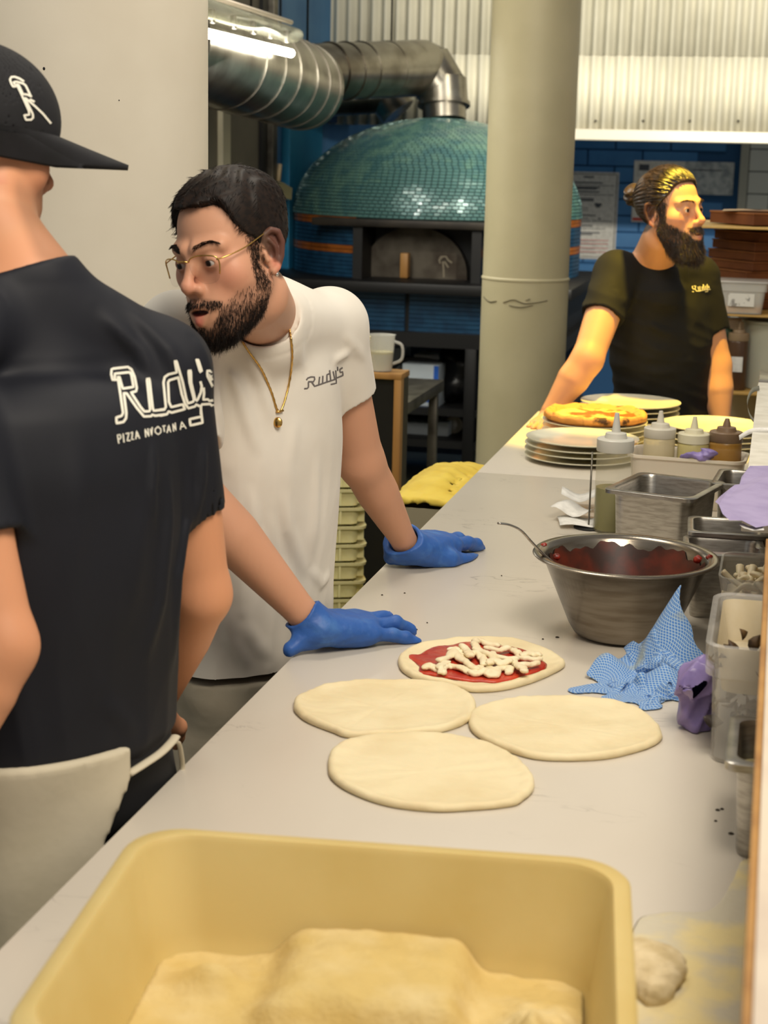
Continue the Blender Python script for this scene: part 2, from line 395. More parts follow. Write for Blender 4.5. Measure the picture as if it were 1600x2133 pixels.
# ================================================================== worktop
XE = -.777
M_stone = mat('worktop_stone', (212, 204, 190), .30, 0, (202, 193, 178), 2.2, nd=6, mixpos=(.35, .75), spec=.45, stretch=(1, .5, 1))
def add_veins(m):
    nt = m.node_tree; b = nt.nodes['Principled BSDF']; src = b.inputs['Base Color'].links[0].from_socket; L = nt.links.new
    tc = nt.nodes.new('ShaderNodeTexCoord'); mp = nt.nodes.new('ShaderNodeMapping'); L(tc.outputs['Object'], mp.inputs[0]); mp.inputs['Scale'].default_value = (2.0, 7, 1)
    n = nt.nodes.new('ShaderNodeTexNoise'); n.inputs['Scale'].default_value = 2.3; n.inputs['Detail'].default_value = 8; n.inputs['Distortion'].default_value = 1.2; L(mp.outputs[0], n.inputs['Vector'])
    r = nt.nodes.new('ShaderNodeValToRGB'); e = r.color_ramp.elements; e[0].position = .488; e[0].color = (0, 0, 0, 1); e[1].position = .5; e[1].color = (1, 1, 1, 1); x = e.new(.512); x.color = (0, 0, 0, 1); L(n.outputs['Fac'], r.inputs[0])
    n2 = nt.nodes.new('ShaderNodeTexNoise'); n2.inputs['Scale'].default_value = 5; L(tc.outputs['Object'], n2.inputs['Vector'])
    r2 = nt.nodes.new('ShaderNodeValToRGB'); r2.color_ramp.elements[0].position = .55; r2.color_ramp.elements[1].position = .72; L(n2.outputs['Fac'], r2.inputs[0])
    mu = nt.nodes.new('ShaderNodeMath'); mu.operation = 'MULTIPLY'; L(r.outputs[0], mu.inputs[0]); L(r2.outputs[0], mu.inputs[1])
    mx = nt.nodes.new('ShaderNodeMix'); mx.data_type = 'RGBA'; L(mu.outputs[0], mx.inputs[0]); L(src, mx.inputs[6]); mx.inputs[7].default_value = (*lin((140, 132, 122)), 1)
    L(mx.outputs[2], b.inputs['Base Color'])
add_veins(M_stone)
ct = thing('worktop_counter', 'long pale veined stone worktop running from the tray to the plates', 'counter', (-.2, 3, 0))
for ya, yb in ((.75, 4.43), (4.433, 5.62)):
    mk('stone_slab', box2((XE, ya, .87), (.42, yb, .9), .003), M_stone, ct, True, auto=30)
mk('base_cabinet', box2((-.60, .8, .1), (.40, 5.58, .87)), M_dark, ct, False)
mk('plinth', box2((-.55, .85, 0), (.38, 5.55, .1)), M_black, ct, False)
# gantry shelf above the right side
M_lam = mat('cream_laminate', (214, 200, 180), .5, 0, (202, 186, 168), 8)
sh = thing('gantry_shelf', 'cream ledge with thin wooden edge along the right side of the worktop', 'shelf', (.2, 2.5, .9))
ZL = 1.20
mk('ledge_board', box2((.0195, .95, ZL-.022), (.36, 2.51, ZL), .002), M_lam, sh, True, auto=30)
mk('wood_edge', box2((.0128, .95, ZL-.022), (.0193, 2.51, ZL-.001), .001), M_wood, sh, True, auto=30)
mk('white_board', box2((-.027, 2.68, ZL-.03), (.36, 4.38, ZL), .002), mat('floury_white_board', (222, 218, 206), .6, 0, (205, 200, 186), 18), sh, True, auto=30)
mk('end_strip', box2((-.026, 4.38, ZL-.02), (.36, 4.60, ZL+.006), .002), M_steel, sh, True, auto=30)
mk('back_panel', box2((.34, 1.0, .9), (.36, 4.6, ZL-.03)), M_lam, sh, False)
mk('bracket', box2((.09, 2.51, ZL-.03), (.36, 2.68, ZL-.004)), M_black, sh, False)

# ================================================================== oven
yo = 9.2; cO = QY(911, 447, yo); xo = cO[0]; zr = cO[2]; RO = .812
HO = QY(911, 247, yo)[2]-zr
zsh = QY(900, 592, yo-.98)[2]
ov = thing('pizza_oven', 'domed pizza oven covered in teal mosaic tiles with an arched door', 'oven', (xo, yo, 0))
M_tile = mat('teal_mosaic', (74, 116, 118), .28, .15, (102, 142, 130), 14, nd=2, spec=.7, coat=.3)
M_tgrout = mat('dark_grout', (44, 66, 68), .7)
M_tblue = mat('blue_mosaic', (34, 76, 108), .3, .1, (26, 60, 90), 20, spec=.6)
M_tor = mat('orange_mosaic', (170, 98, 40), .35, .1, (140, 78, 30), 20)
mk('dome_shell', xf(lathe([(RO*math.cos(t)-.004, HO*math.sin(t)-.004) for t in np.linspace(0, math.pi/2*.995, 24)], 96), 0, (xo, yo, zr)), M_tgrout, ov)
rows = 46; tl = []
for i in range(rows):
    t0 = math.pi/2*(i+.5)/rows; rr = RO*math.cos(t0); zt = HO*math.sin(t0)
    dt = math.pi/2/rows; hh = math.hypot(RO*math.sin(t0), HO*math.cos(t0))*dt
    n = max(6, int(2*math.pi*rr/.034)); ww = 2*math.pi*rr/n
    nz = nrm((math.cos(t0)/RO, 0, math.sin(t0)/HO))
    for j in range(n):
        a = 2*math.pi*(j+(.5 if i % 2 else 0))/n
        if math.sin(a) > .25: continue
        ca, sa = math.cos(a), math.sin(a)
        N = A(nz[0]*ca, nz[0]*sa, nz[2]); N = nrm(N+RNG.normal(0, .035, 3)); T = nrm(np.cross(A(0, 0, 1), N)); B = np.cross(N, T)
        pos = A(xo+rr*ca, yo+rr*sa, zr+zt); view = nrm(CAM-pos); q = pos-CAM; u = CX+FPX*(q@AR)/(q@AF)
        tl.append((-(N@view)*ww*hh*(1 if 600 < u < 1022 else .1), pos, T, B, N, ww, hh))
tl.sort(key=lambda k: k[0])
def tile_vf(ww, hh):
    a, b, h = ww/2-.0016, hh/2-.0016, .004
    return [(-a, -b, -.003), (a, -b, -.003), (a, b, -.003), (-a, b, -.003), (-a+.001, -b+.001, h), (a-.001, -b+.001, h), (a-.001, b-.001, h), (-a+.001, b-.001, h)], [(4, 5, 6, 7), (0, 1, 5, 4), (1, 2, 6, 5), (2, 3, 7, 6), (3, 0, 4, 7)]
tm_ = {}
for k, (_, pos, T, B, N, ww, hh) in enumerate(tl[:300]):
    key = (round(ww, 4), round(hh, 4))
    if key not in tm_: tm_[key] = mesh('tile', *tile_vf(ww, hh), smooth=False); tm_[key].materials.append(M_tile)
    inst('tile', tm_[key], Matrix(((T[0], B[0], N[0], pos[0]), (T[1], B[1], N[1], pos[1]), (T[2], B[2], N[2], pos[2]), (0, 0, 0, 1))), ov)
V = []; F = []
for (_, pos, T, B, N, ww, hh) in tl[300:]:
    v, f = tile_vf(ww, hh); n0 = len(V); V += [tuple(pos+T*a+B*b+N*c_) for a, b, c_ in v]; F += [tuple(i+n0 for i in q) for q in f]
mk('mosaic_tiles', (V, F), M_tile, ov, False, kind='stuff')
# drum below the dome: curved tile courses left and right of the portal
nc = 15; ch = (zr-zsh)/nc
px0, px1 = QY(736, 520, yo-.80)[0], QY(1003, 520, yo-.80)[0]
d0_, d1_ = -math.acos((px1-xo)/RO), math.pi+math.acos((xo-px0)/RO)
mk('drum', loft([[(xo+(RO-r_)*math.cos(a), yo+(RO-r_)*math.sin(a), z_) for r_, z_ in ((.018, zsh), (.018, zr+.02), (.05, zr+.02), (.05, zsh))] for a in np.linspace(d0_, d1_, 60)]), M_tgrout, ov, auto=40)
for side in (0, 1):
    a0, a1 = (math.pi*.98, math.pi+math.acos((xo-px0)/RO)) if side == 0 else (2*math.pi-math.acos((px1-xo)/RO), 2*math.pi+.35)
    for i in range(nc):
        z0 = zsh+i*ch; lo = []; n = 14
        for a in np.linspace(a0, a1, n):
            lo.append([(xo+r_*math.cos(a), yo+r_*math.sin(a), zz) for r_, zz in ((RO-.02, z0+.0015), (RO, z0+.0015), (RO, z0+ch-.0015), (RO-.02, z0+ch-.0015))])
        mk('tile_course', loft(lo), M_tor if i in (6, 7, 13, 14) else M_tblue, ov, False)
# portal, hood, arched door
yp = yo-.80
zt_ = QY(870, 475, yp)[2]
mk('portal_frame', join(box2((px0, yp-.01, zsh), (px0+.05, yp+.3, zt_)), box2((px1-.05, yp-.01, zsh), (px1, yp+.3, zt_)), box2((px0, yp+.28, zsh), (px1, yp+.3, zt_))), M_black, ov, False)
mk('hood', box2((QY(650, 455, yp-.03)[0], yp-.04, zt_), (px1+.12, yp+.45, zr-.005), .004), M_dark, ov, True, auto=30)
ax_, aw = QY(864, 560, yp+.2)[0], .285
L0 = [(ax_+aw*math.cos(t), yp+.20, zsh+.27*math.sin(t)**.9) for t in np.linspace(.0, math.pi, 30)]; L1 = [(a, b+.02, c_) for a, b, c_ in L0]
dr = mk('arched_door', loft([L0, L1]), mat('sooty_door_steel', (92, 86, 76), .5, .6, (58, 50, 42), 7, bump=(30, .2)), ov, False)
hx = QY(848, 560, yp+.18)
mk('door_handle', box2((hx[0]-.022, yp+.10, zsh+.004), (hx[0]+.022, yp+.16, zsh+.135), .006), M_wood, dr, True, auto=30)
M_chalk = mat('chalk_print', (120, 112, 96), .8)
ev = [[(1192-.0, 395), (1172, 420), (1180, 438)], [(1172, 415), (1185, 390), (1225, 388), (1240, 415), (1268, 435)], [(1200, 430), (1205, 470), (1208, 545)], [(1215, 430), (1240, 470)]]
strokes_on('door_emblem', [[(600+a*.26875, 430+b*.26875) for a, b in s] for s in ev], 3.4, dr, M_chalk, dr, .003)
mk('oven_shelf', box2((xo-.9, yo-.98, zsh-.055), (xo+.9, yo+.5, zsh), .006), M_black, ov, True, auto=30)
zp0 = QY(850, 690, yo-.82)[2]
for xa, xb in ((xo-.82, QY(848, 640, yo-.82)[0]-.012), (QY(848, 640, yo-.82)[0]+.012, xo+.82)):
    ncr = 9; chh = (zsh-.055-zp0)/ncr
    for i in range(ncr):
        mk('tile_course', box2((xa, yo-.82, zp0+i*chh+.0015), (xb, yo-.78, zp0+(i+1)*chh-.0015)), M_tblue, ov, False)
mk('front_backing', box2((xo-.83, yo-.80, zp0), (xo+.83, yo+.6, zsh-.055)), M_black, ov, False)
mk('base_rail', box2((xo-.86, yo-.86, zp0-.075), (xo+.86, yo+.6, zp0)), M_black, ov, False)
for xx in (QY(978, 850, yo-.84)[0], xo-.82):
    mk('stand_leg', box2((xx-.03, yo-.86, 0), (xx+.03, yo-.78, zp0-.075), .004), M_black, ov, True, auto=30)
for vv in (858, 925):
    zz = QY(920, vv, yo-.84)[2]; mk('stand_rail', box2((xo-.86, yo-.85, zz-.02), (xo+.86, yo-.80, zz+.02)), M_black, ov, False)
mk('stand_back', box2((xo-.86, yo+.1, .05), (xo+.86, yo+.12, zp0-.075)), mat('blue_panel', (44, 66, 100), .5, 0, (34, 50, 80), 3), ov, False)
mk('stand_shelf', box2((xo-.86, yo-.80, QY(920, 925, yo-.84)[2]-.02), (xo+.86, yo+.1, QY(920, 925, yo-.84)[2])), M_black, ov, False)
mk('stand_deck', box2((xo-.86, yo-.80, QY(920, 858, yo-.84)[2]-.02), (xo+.86, yo+.1, QY(920, 858, yo-.84)[2])), M_black, ov, False)

# flue and ducts
def ring(c, d, r, w_=.012, t=.010):
    d = nrm(d); return tube([c-d*w_/2, c+d*w_/2], r+t, 40)
fl = thing('oven_flue', 'steel flue pipe with mitred elbow rising from the oven dome', 'pipe', P(925, 250, 9.2))
f0, f1, f2, f3 = P(600, 152, 8.35), P(882, 142, 9.2), P(924, 190, 9.2), P(926, 251, 9.2)
mk('horizontal_run', tube([f0, f1], [.143, .155], 40), M_duct, fl, auto=30); mk('elbow', tube([f1+(f1-f0)*.0, f1+(f1-f0)*.03, f2], [.155, .156, .14], 40), M_duct, fl, auto=50)
mk('riser', tube([P(922, 168, 9.2), P(925, 218, 9.2)], .137, 40), M_duct, fl, auto=30); mk('flange', tube([P(925, 214, 9.2), P(925, 222, 9.2)], .148, 40), M_duct, fl, auto=30)
mk('collar', tube([P(925, 220, 9.2), f3], .123, 40), M_duct, fl, auto=30)
for u in (680, 712, 744, 800, 850): mk('band', ring(f0+(f1-f0)*((u-600)/282)**1.0, f1-f0, .150, .008, .004), M_duct, fl, auto=30)
dA, dB = P(330, 78, 6.2), P(632, 182, 8.15)
du = thing('extract_duct', 'large steel extract duct running along the left wall', 'duct', dA)
mk('duct_barrel', tube([dA, dB], .210, 48), M_duct, du, auto=30)
for t in (.36, .5, .62, .76, .87, .97): mk('band', ring(dA+(dB-dA)*t, dB-dA, .210, .012, .004), M_duct, du, auto=30)
dC, dD = P(630, 205, 9.55), P(800, 196, 9.6)
d3 = thing('branch_duct', 'smaller steel branch duct behind the flue, above the dome', 'duct', dC)
mk('duct_barrel', tube([dC, dD], .11, 32), M_duct, d3, auto=30); mk('duct_end', tube([dD, P(830, 235, 9.6)], .11, 32), M_duct, d3, auto=30)
for t in (.35, .6, .8): mk('band', ring(dC+(dD-dC)*t, dD-dC, .11, .01, .004), M_duct, d3, auto=30)
# fluorescent batten
ta, tb = P(400, 62, 5.7), P(606, 111, 7.0)
ft = thing('strip_light', 'glowing fluorescent strip light under a clear cover beside the duct', 'light', ta)
mk('tube_lamp', tube([ta, tb], .018, 16), mat('lit_tube', (255, 250, 235), .4, emit=((255, 248, 228), 12)), ft)
up = A(0, 0, .085); mk('housing', tube([ta+up, tb+up+A(0, 0, -.01)], .055, 16, .6), mat('clear_cover', (160, 160, 140), .15, .2, alpha=.55), ft)
mk('reflector_edge', tube([ta+up*1.55, tb+up*1.5], .010, 8), mat('pink_white_edge', (240, 226, 206), .5), ft)
for t in (.22, .42, .62, .80, .99): mk('cover_clip', box(ta+(tb-ta)*t+up*.75-A(0, .06, 0), (.02, .03, .05), .004), M_steel, ft, True, auto=30)
light('strip_light_glow', 'AREA', tuple((ta+tb)/2-A(0, 0, .05)), tuple((ta+tb)/2+A(.1, .5, -2)), 15, (1, .97, .88), .06, 1.5)
for n_, (u, v, d) in enumerate(((583, 185, 8.6), (640, 112, 8.7), (523, 40, 8.2), (815, 90, 9.4))):
    a = P(u, v, d); mk('hanging_cable', tube([a, A(a[0], a[1], 3.9)], .006, 6), M_black, None, label=['thin black cable over the middle of the large duct', 'thin black cable at the duct bend', 'thin black cable above the strip light', 'loose black cable hanging against the corrugated sheets'][n_], cat='cable', group='hanging cables')
# blue service panel and brush on the left wall
yA, yBp = QX(575, 300, XL)[1], QX(655, 300, XL)[1]
struct('door_1', box2((XL, yA+.1, .3), (XL+.05, yBp, QX(600, 205, XL)[2]), .004), mat('teal_door', (52, 140, 180), .35, 0, (40, 124, 168), 3))
mk('dark_vent', box2((XL, yBp+.05, QX(668, 255, XL)[2]), (XL+.06, yBp+.8, QX(668, 218, XL)[2])), mat('navy_panel', (22, 52, 96), .5), None, False, label='dark navy panel on the blue wall above the oven dome', cat='panel')
bh = P(582, 350, 8.0); dw = (QX(592, 395, XL+.09)-CAM)@AF; sb_ = dw/8.0; br = thing('hanging_brush', 'small brush with pale handle hanging on the blue wall', 'brush', P(590, 414, dw))
mk('handle', tube([P(583, 342, dw), P(580, 378, dw)], .012, 10), mat('pale_handle', (196, 176, 140), .5), br)
mk('brush_head', loft([[P(a, b, d) for a, b in ((576, 378), (590, 380), (609, 392), (607, 416), (586, 412), (572, 395))] for d in (dw-.03, dw+.04)]), mat('khaki_bristle', (120, 116, 84), .9), br, False)
# ================================================================== things behind
# storage on the right: three wooden shelves
M_shelf = mat('pale_wood_shelf', (206, 170, 100), .5, 0, (186, 148, 80), 10, stretch=(.2, 1, 1))
su = thing('storage_shelves', 'wooden wall shelves holding boxes and tubs at far right', 'shelving', (QY(1560, 650, 6.7)[0], 6.9, 0))
for (v0, v1, ul) in ((469, 483, 1440), (652, 667, 1474), (815, 832, 1500)):
    a = QY(ul, v0, 6.55); b = QY(1700, v1, 6.55); mk('shelf_board', box2((a[0], 6.55, b[2]), (b[0]+.1, 7.2, a[2]), .004), M_shelf, su, True, auto=30)
xr = QY(1700, 500, 6.55)[0]+.1
mk('side_post', box2((xr-.04, 6.55, 0), (xr, 7.2, 2.0)), M_shelf, su, False)
mk('back_rail', box2((QY(1500, 680, 7.0)[0], 7.03, .0), (xr, 7.07, QY(1500, 668, 7.0)[2])), mat('pale_back', (206, 190, 160), .7), su, False)
Z1, Z2, Z3 = QY(1500, 469, 6.55)[2], QY(1500, 652, 6.55)[2], QY(1500, 815, 6.55)[2]
M_box = mat('brown_cardboard', (120, 70, 34), .8, 0, (98, 54, 26), 6)
M_boxe = mat('box_lid_card', (150, 96, 52), .8, 0, (126, 76, 40), 6)
def pbox(c, s, h, rot, label, group):
    t = thing('pizza_box', label, 'box', c, group)
    mk('tray', xf(box((0, 0, h*.42), (s, s, h*.80), .002, 1), rot, c), M_box, t, False)
    mk('lid', xf(box((0, 0, h*.90), (s+.006, s+.006, h*.16), .002, 1), rot, c), M_boxe, t, False)
nb_ = 8; hb = (Z1-.03-Z2)/nb_-.001; ords = ['bottom', 'second', 'third', 'fourth', 'fifth', 'sixth', 'seventh', 'topmost']
for i in range(nb_):
    uc = [1568, 1572, 1566, 1574, 1578, 1582, 1588, 1592][i]
    c = QY(uc, 560, 6.95); pbox((c[0], 6.95, Z2+i*(hb+.001)), .30, hb, math.radians(38+random.uniform(-4, 4)), f'brown pizza box, {ords[i]} of the stack between the two upper shelves', 'pizza boxes on the middle shelf')
c = QY(1580, 440, 6.80)
pbox((c[0]+.02, 6.79, Z1), .30, .05, math.radians(36), 'brown pizza box lying on the top shelf', 'pizza boxes on the top shelf')
c = QY(1560, 440, 6.80); mk('paper_sheet', loft([[(c[0]+a*.12+.02, 6.76+b*.10, Z1+.0515+h+.012*(1-abs(a))*(1 if b < 0 else .4)) for a, b in ((-1, -1), (-.3, -1), (.3, -1), (1, -1), (1, 1), (.3, 1), (-.3, 1), (-1, 1))] for h in (0, .002)]), mat('pale_card', (206, 182, 150), .8), None, False, label='pale curled sheet lying on the topmost pizza box', cat='paper')
# clear tub on middle shelf
c = QY(1543, 650, 6.60); c = A(c[0], 6.62, Z2)
tb_ = thing('storage_tub', 'clear lidded tub with orange remains on the middle shelf', 'container', c)
M_clear = mat('clear_plastic', (226, 226, 220), .22, 0, alpha=.42, spec=.6)
M_frost = mat('frosted_plastic', (206, 206, 202), .35, 0, alpha=.55, spec=.5)
mk('tub_body', xf(rloft([(.080, .07, .02, 0), (.090, .08, .02, .085), (.097, .086, .02, .088), (.098, .087, .02, .118), (.094, .083, .02, .118), (.086, .076, .02, .085), (.076, .066, .018, .004)]), 0, c), M_clear, tb_, auto=40)
mk('lid', xf(rloft([(.104, .092, .02, .119), (.106, .094, .02, .123), (.104, .092, .02, .128)]), 0, c), M_clear, tb_, auto=40)
mk('contents', xf(rloft([(.077, .067, .018, .005), (.080, .07, .018, .028), (.05, .04, .018, .031)]), 0, c), mat('orange_food', (206, 140, 62), .7, 0, (226, 190, 130), 40), tb_, auto=60)
mk('paper_label', xf(box((0, -.083, .055), (.10, .0015, .05)), 0, c), mat('blotchy_label', (222, 220, 212), .7, 0, (150, 146, 140), 30, mixpos=(.55, .6)), tb_, False)
# lower shelf: bottles and bucket
def squeeze(name, label, c, r, h, liquid, frac, cap, body=None, group=None, tip=.06, mat_body=None):
    t = thing(name, label, 'bottle', c, group); mb = mat_body or M_frost
    mk('bottle_body', xf(lathe([(r*.9, 0), (r, .006), (r*1.0, h*.80), (r*.97, h*.83), (r*.93, h*.84), (r*.93, h*.845)], 36), 0, c), mb, t, auto=45)
    if frac: mk('liquid', xf(lathe([(r*.86, .004), (r*.955, .008), (r*.955, h*frac)], 36), 0, c), liquid, t, auto=45)
    mk('cap', xf(lathe([(r*1.0, h*.835), (r*1.02, h*.84), (r*1.02, h*.955), (r*.97, h*.965), (r*.62, h*.968), (r*.56, h*1.02), (r*.30, h*1.03)], 36), 0, c), cap, t, auto=40)
    mk('nozzle', xf(lathe([(r*.26, h*1.02), (r*.22, h*1.07), (r*.12, h*1.03+tip), (r*.10, h*1.03+tip)], 16), 0, c), cap, t, auto=40); return t
M_capw = mat('frosted_cap', (200, 198, 188), .4, sss=.1); M_brsauce = mat('brown_sauce', (66, 46, 30), .3)
c = QY(1531, 816, 6.60)
t = squeeze('sauce_bottle', 'brown squeeze bottle with a white label on the lower shelf', A(c[0], 6.63, Z3), .040, .235, M_brsauce, .80, mat('tan_cap', (150, 128, 100), .5), mat_body=mat('brown_bottle', (84, 60, 42), .35), tip=.03)
mk('paper_label', box(A(c[0]+.0, 6.588, Z3+.105), (.045, .002, .06)), M_paper, t, False)
c = QY(1502, 816, 6.62); squeeze('sauce_bottle', 'slim dark squeeze bottle with green cap beside the forearm', A(c[0], 6.65, Z3), .030, .245, M_brsauce, .8, mat('green_cap', (40, 60, 40), .5), mat_body=mat('dark_bottle', (44, 40, 36), .3), tip=.03)
c = QY(1592, 816, 6.65); bk = thing('plastic_bucket', 'translucent white bucket on the lower shelf at the frame edge', 'bucket', (c[0], 6.72, Z3))
mk('bucket_body', xf(lathe([(.075, 0), (.082, .004), (.098, .262), (.108, .264), (.108, .274), (.094, .272), (.078, .01)], 40), 0, (c[0], 6.72, Z3)), mat('milky_plastic', (190, 190, 172), .4, sss=.1), bk, auto=40)
c = QY(1545, 676, 6.9); mk('carton', box2((c[0]-.14, 6.88, Z3), (c[0]+.2, 7.0, Z2-.055), .004), mat('white_carton', (226, 206, 186), .7, 0, (206, 60, 60), 6, mixpos=(.62, .66)), None, True, label='white carton with red print behind the bottles on the lower shelf', cat='box')

# posters on the block wall
M_ink = mat('grey_ink', (84, 88, 96), .8); M_red = mat('red_ink', (196, 70, 66), .8)
def poster(c0, c1, label, lines, y=YW-.022, m=None):
    a, b = QY(*c0, y), QY(*c1, y); t = mk('poster', box2((a[0], y-.003, b[2]), (b[0], y, a[2])), m or M_paper, None, False, label=label, cat='poster')
    wd, hg = b[0]-a[0], a[2]-b[2]; V = {}
    for (x0, y0, x1, y1, mm) in lines:
        V.setdefault(mm.name, []).append(box2((a[0]+x0*wd, y-.0045, a[2]-y1*hg), (a[0]+x1*wd, y-.003, a[2]-y0*hg)))
    for k, v in V.items(): mk('print', join(*v), bpy.data.materials[k], t, False)
    return t
ln = [(.03, .02, .97, .027, M_ink), (.03, .973, .97, .98, M_ink), (.955, .02, .97, .98, M_ink), (.3, .05, .5, .066, M_ink)]
for y0, ww in ((.115, .55), (.15, .8), (.17, .5), (.185, .45), (.22, .5), (.255, .8), (.30, .4), (.32, .4), (.41, .3), (.44, .3), (.49, .45), (.53, .3), (.56, .35), (.61, .4), (.645, .65), (.69, .55), (.71, .4)): ln.append((.12, y0, .12+ww, y0+(.014 if ww in (.5, .55, .4, .45) else .006), M_ink))
ln += [(.54, .355, .68, .385, M_ink), (.57, .385, .65, .405, M_ink), (.62, .525, .68, .54, M_ink), (.5, .555, .9, .562, M_ink)]
for y0 in (.775, .815, .865, .91): ln += [(.14, y0, .20, y0+.022, M_red), (.26, y0+.004, .85, y0+.011, M_red), (.26, y0+.018, .6, y0+.023, M_ink)]
poster((1186, 357), (1281, 541), 'white notice full of small print on the blue block wall by the column', ln)
poster((1322, 334), (1420, 465), 'white sheet on the blue wall right behind the bearded man', [(.1, .06, .3, .16, M_ink), (.45, .1, .9, .11, M_ink), (.45, .14, .8, .15, M_ink), (.02, .93, .3, .98, M_red)])
poster((1428, 336), (1526, 407), 'sheet in a crinkled clear sleeve right of the bearded man', [(.15, .24, .75, .27, M_ink)], m=mat('crinkled_sleeve', (190, 196, 198), .25, 0, (140, 150, 158), 18, bump=(20, .8, .01)))

# middle distance: tall stack of dough trays, cabinet, steel table
def gn_shell(hx, hy, h, cr, lip, th, taper=.0, lipz=.004):
    return rloft([(hx-taper-th, hy-taper-th, cr*.7, 0), (hx-taper, hy-taper, cr, .004), (hx, hy, cr, h-lipz), (hx+lip, hy+lip, cr+lip*.5, h-lipz), (hx+lip, hy+lip, cr+lip*.5, h), (hx-th*.5, hy-th*.5, cr, h), (hx-th, hy-th, cr, h-lipz*2), (hx-taper-th, hy-taper-th, cr*.9, th)])
st0 = P(768, 690, 5.3); sx, sy = st0[0]-.325, st0[1]-.10+.14; ztop = st0[2]+.02; pitch = .0625
ntr = int(ztop/pitch); ordn = lambda k: ['top', 'second', 'third', 'fourth', 'fifth', 'sixth', 'seventh', 'eighth', 'ninth', 'tenth', 'eleventh', 'twelfth', 'thirteenth', 'fourteenth', 'fifteenth', 'sixteenth', 'seventeenth', 'eighteenth', 'nineteenth', 'twentieth', 'twenty-first'][k]
trV = join(rloft([(.262, .182, .03, .002), (.268, .188, .03, pitch-.016), (.290, .198, .03, pitch-.012), (.292, .2, .03, pitch-.002), (.286, .194, .03, pitch-.002), (.264, .184, .03, pitch-.012), (.260, .180, .03, .006)]),
           *[box((xx, -.190, pitch*.45), (.008, .012, pitch*.75), .001, 1) for xx in (-.2, -.1, 0, .1, .2)], *[box((.271, yy_, pitch*.45), (.030, .008, pitch*.75), .001, 1) for yy_ in (-.15, -.07, .0, .07, .15)])
tme2 = mesh('dough_tray', *trV); tme2.materials.append(M_cream); sharp(tme2, 35)
for k in range(ntr):
    o = inst('dough_tray', tme2, Matrix.Translation((sx, sy, (ntr-1-k)*pitch)) @ Matrix.Rotation(math.radians(22+random.uniform(-.6, .6)), 4, 'Z'))
    tag(o, f'cream dough tray, {ordn(k)} from the top of the tall stack' if k else 'cream dough tray on top of the tall stack behind the man in white', 'tray', 'stacked dough trays')
ca = P(838, 779, 6.1); cab = thing('cabinet', 'black cabinet with an oak frame behind the man in white', 'cabinet', (ca[0]-.3, ca[1]+.3, 0))
cw = .62
mk('body', box2((ca[0]-cw, ca[1]+.012, .02), (ca[0]-.004, ca[1]+.13, ca[2]-.012)), M_black, cab, False)
for xx in (ca[0]-.028, ca[0]-cw): mk('frame_post', box2((xx, ca[1]-.012, 0), (xx+.028, ca[1]+.02, ca[2]-.022), .002), M_wood, cab, True, auto=30)
mk('top_rail', box2((ca[0]-cw, ca[1]-.012, ca[2]-.022), (ca[0], ca[1]+.13, ca[2]), .002), M_wood, cab, True, auto=30)
mk('side_edge', box2((ca[0]-.006, ca[1]+.02, 0), (ca[0]+.0, ca[1]+.03, ca[2]-.022)), M_wood, cab, False)
jg = P(793, 779, 6.17); jt = thing('measuring_jug', 'clear plastic jug standing on the black cabinet', 'jug', (jg[0], jg[1], ca[2]))
mk('jug_body', xf(lathe([(.040, .001), (.043, .003), (.052, .135), (.055, .138), (.049, .138), (.040, .006)], 32), 0, (jg[0], jg[1], ca[2])), M_clear, jt, auto=45)
mk('contents', xf(lathe([(.038, .006), (.045, .075)], 32), 0, (jg[0], jg[1], ca[2])), mat('pale_liquid', (206, 196, 140), .4), jt, auto=45)
mk('handle', tube(catmull([(jg[0]+.05, jg[1], ca[2]+.115), (jg[0]+.08, jg[1], ca[2]+.10), (jg[0]+.08, jg[1], ca[2]+.05), (jg[0]+.046, jg[1], ca[2]+.03)], 5), .006, 8), M_clear, jt)
# steel work table
zt2 = .76; tbx1 = -1.45; tbx0 = -2.15; ta_ = A(0, 6.90, 0)
tbl = thing('steel_table', 'grey steel work table between the cabinet and the oven', 'table', (tbx1-.3, ta_[1]+.3, 0))
mk('table_top', box2((tbx0, ta_[1]-.45, zt2-.05), (tbx1, ta_[1]+.42, zt2), .004), M_dsteel, tbl, True, auto=30)
for xx in (tbx1-.04, tbx0+.1):
    for yy_ in (ta_[1]-.41, ta_[1]+.38): mk('leg', box2((xx-.02, yy_-.02, 0), (xx+.02, yy_+.02, zt2-.035), .003), M_dsteel, tbl, True, auto=30)
# goods stored under the oven
zd = QY(920, 858, yo-.84)[2]; zs2 = QY(920, 925, yo-.84)[2]
M_bluew = mat('blue_white_film', (206, 216, 222), .3, 0, (190, 202, 212), 5)
def crate(u0, u1, v0, y, zbase, label, m, name='carton', dep=.25):
    a, b = QY(u0, v0, y), QY(u1, v0, y); return mk(name, box2((a[0], y, zbase), (b[0], y+dep, a[2]), .006), m, None, True, label=label, cat='box')
t = crate(838, 915, 757, yo-.72, zd, 'white carton with blue edge stored under the oven', M_bluew)
a, b = QY(858, 782, yo-.722), QY(905, 786, yo-.722); mk('blue_print', join(box2((a[0], yo-.724, zd+.03), (b[0], yo-.7205, zd+.055)), box2((QY(904, 770, yo-.72)[0], yo-.724, zd+.02), (QY(914, 770, yo-.72)[0], yo-.7205, QY(904, 762, yo-.72)[2]))), mat('blue_ink', (40, 100, 200), .5), t, False)
crate(862, 915, 738, yo-.30, zd, 'white carton with coloured print at the back under the oven', mat('printed_carton', (220, 222, 222), .6, 0, (206, 110, 110), 8, mixpos=(.62, .66)))
crate(806, 836, 722, yo-.25, zd, 'white bag-like carton under the oven beside the jug', M_bluew)
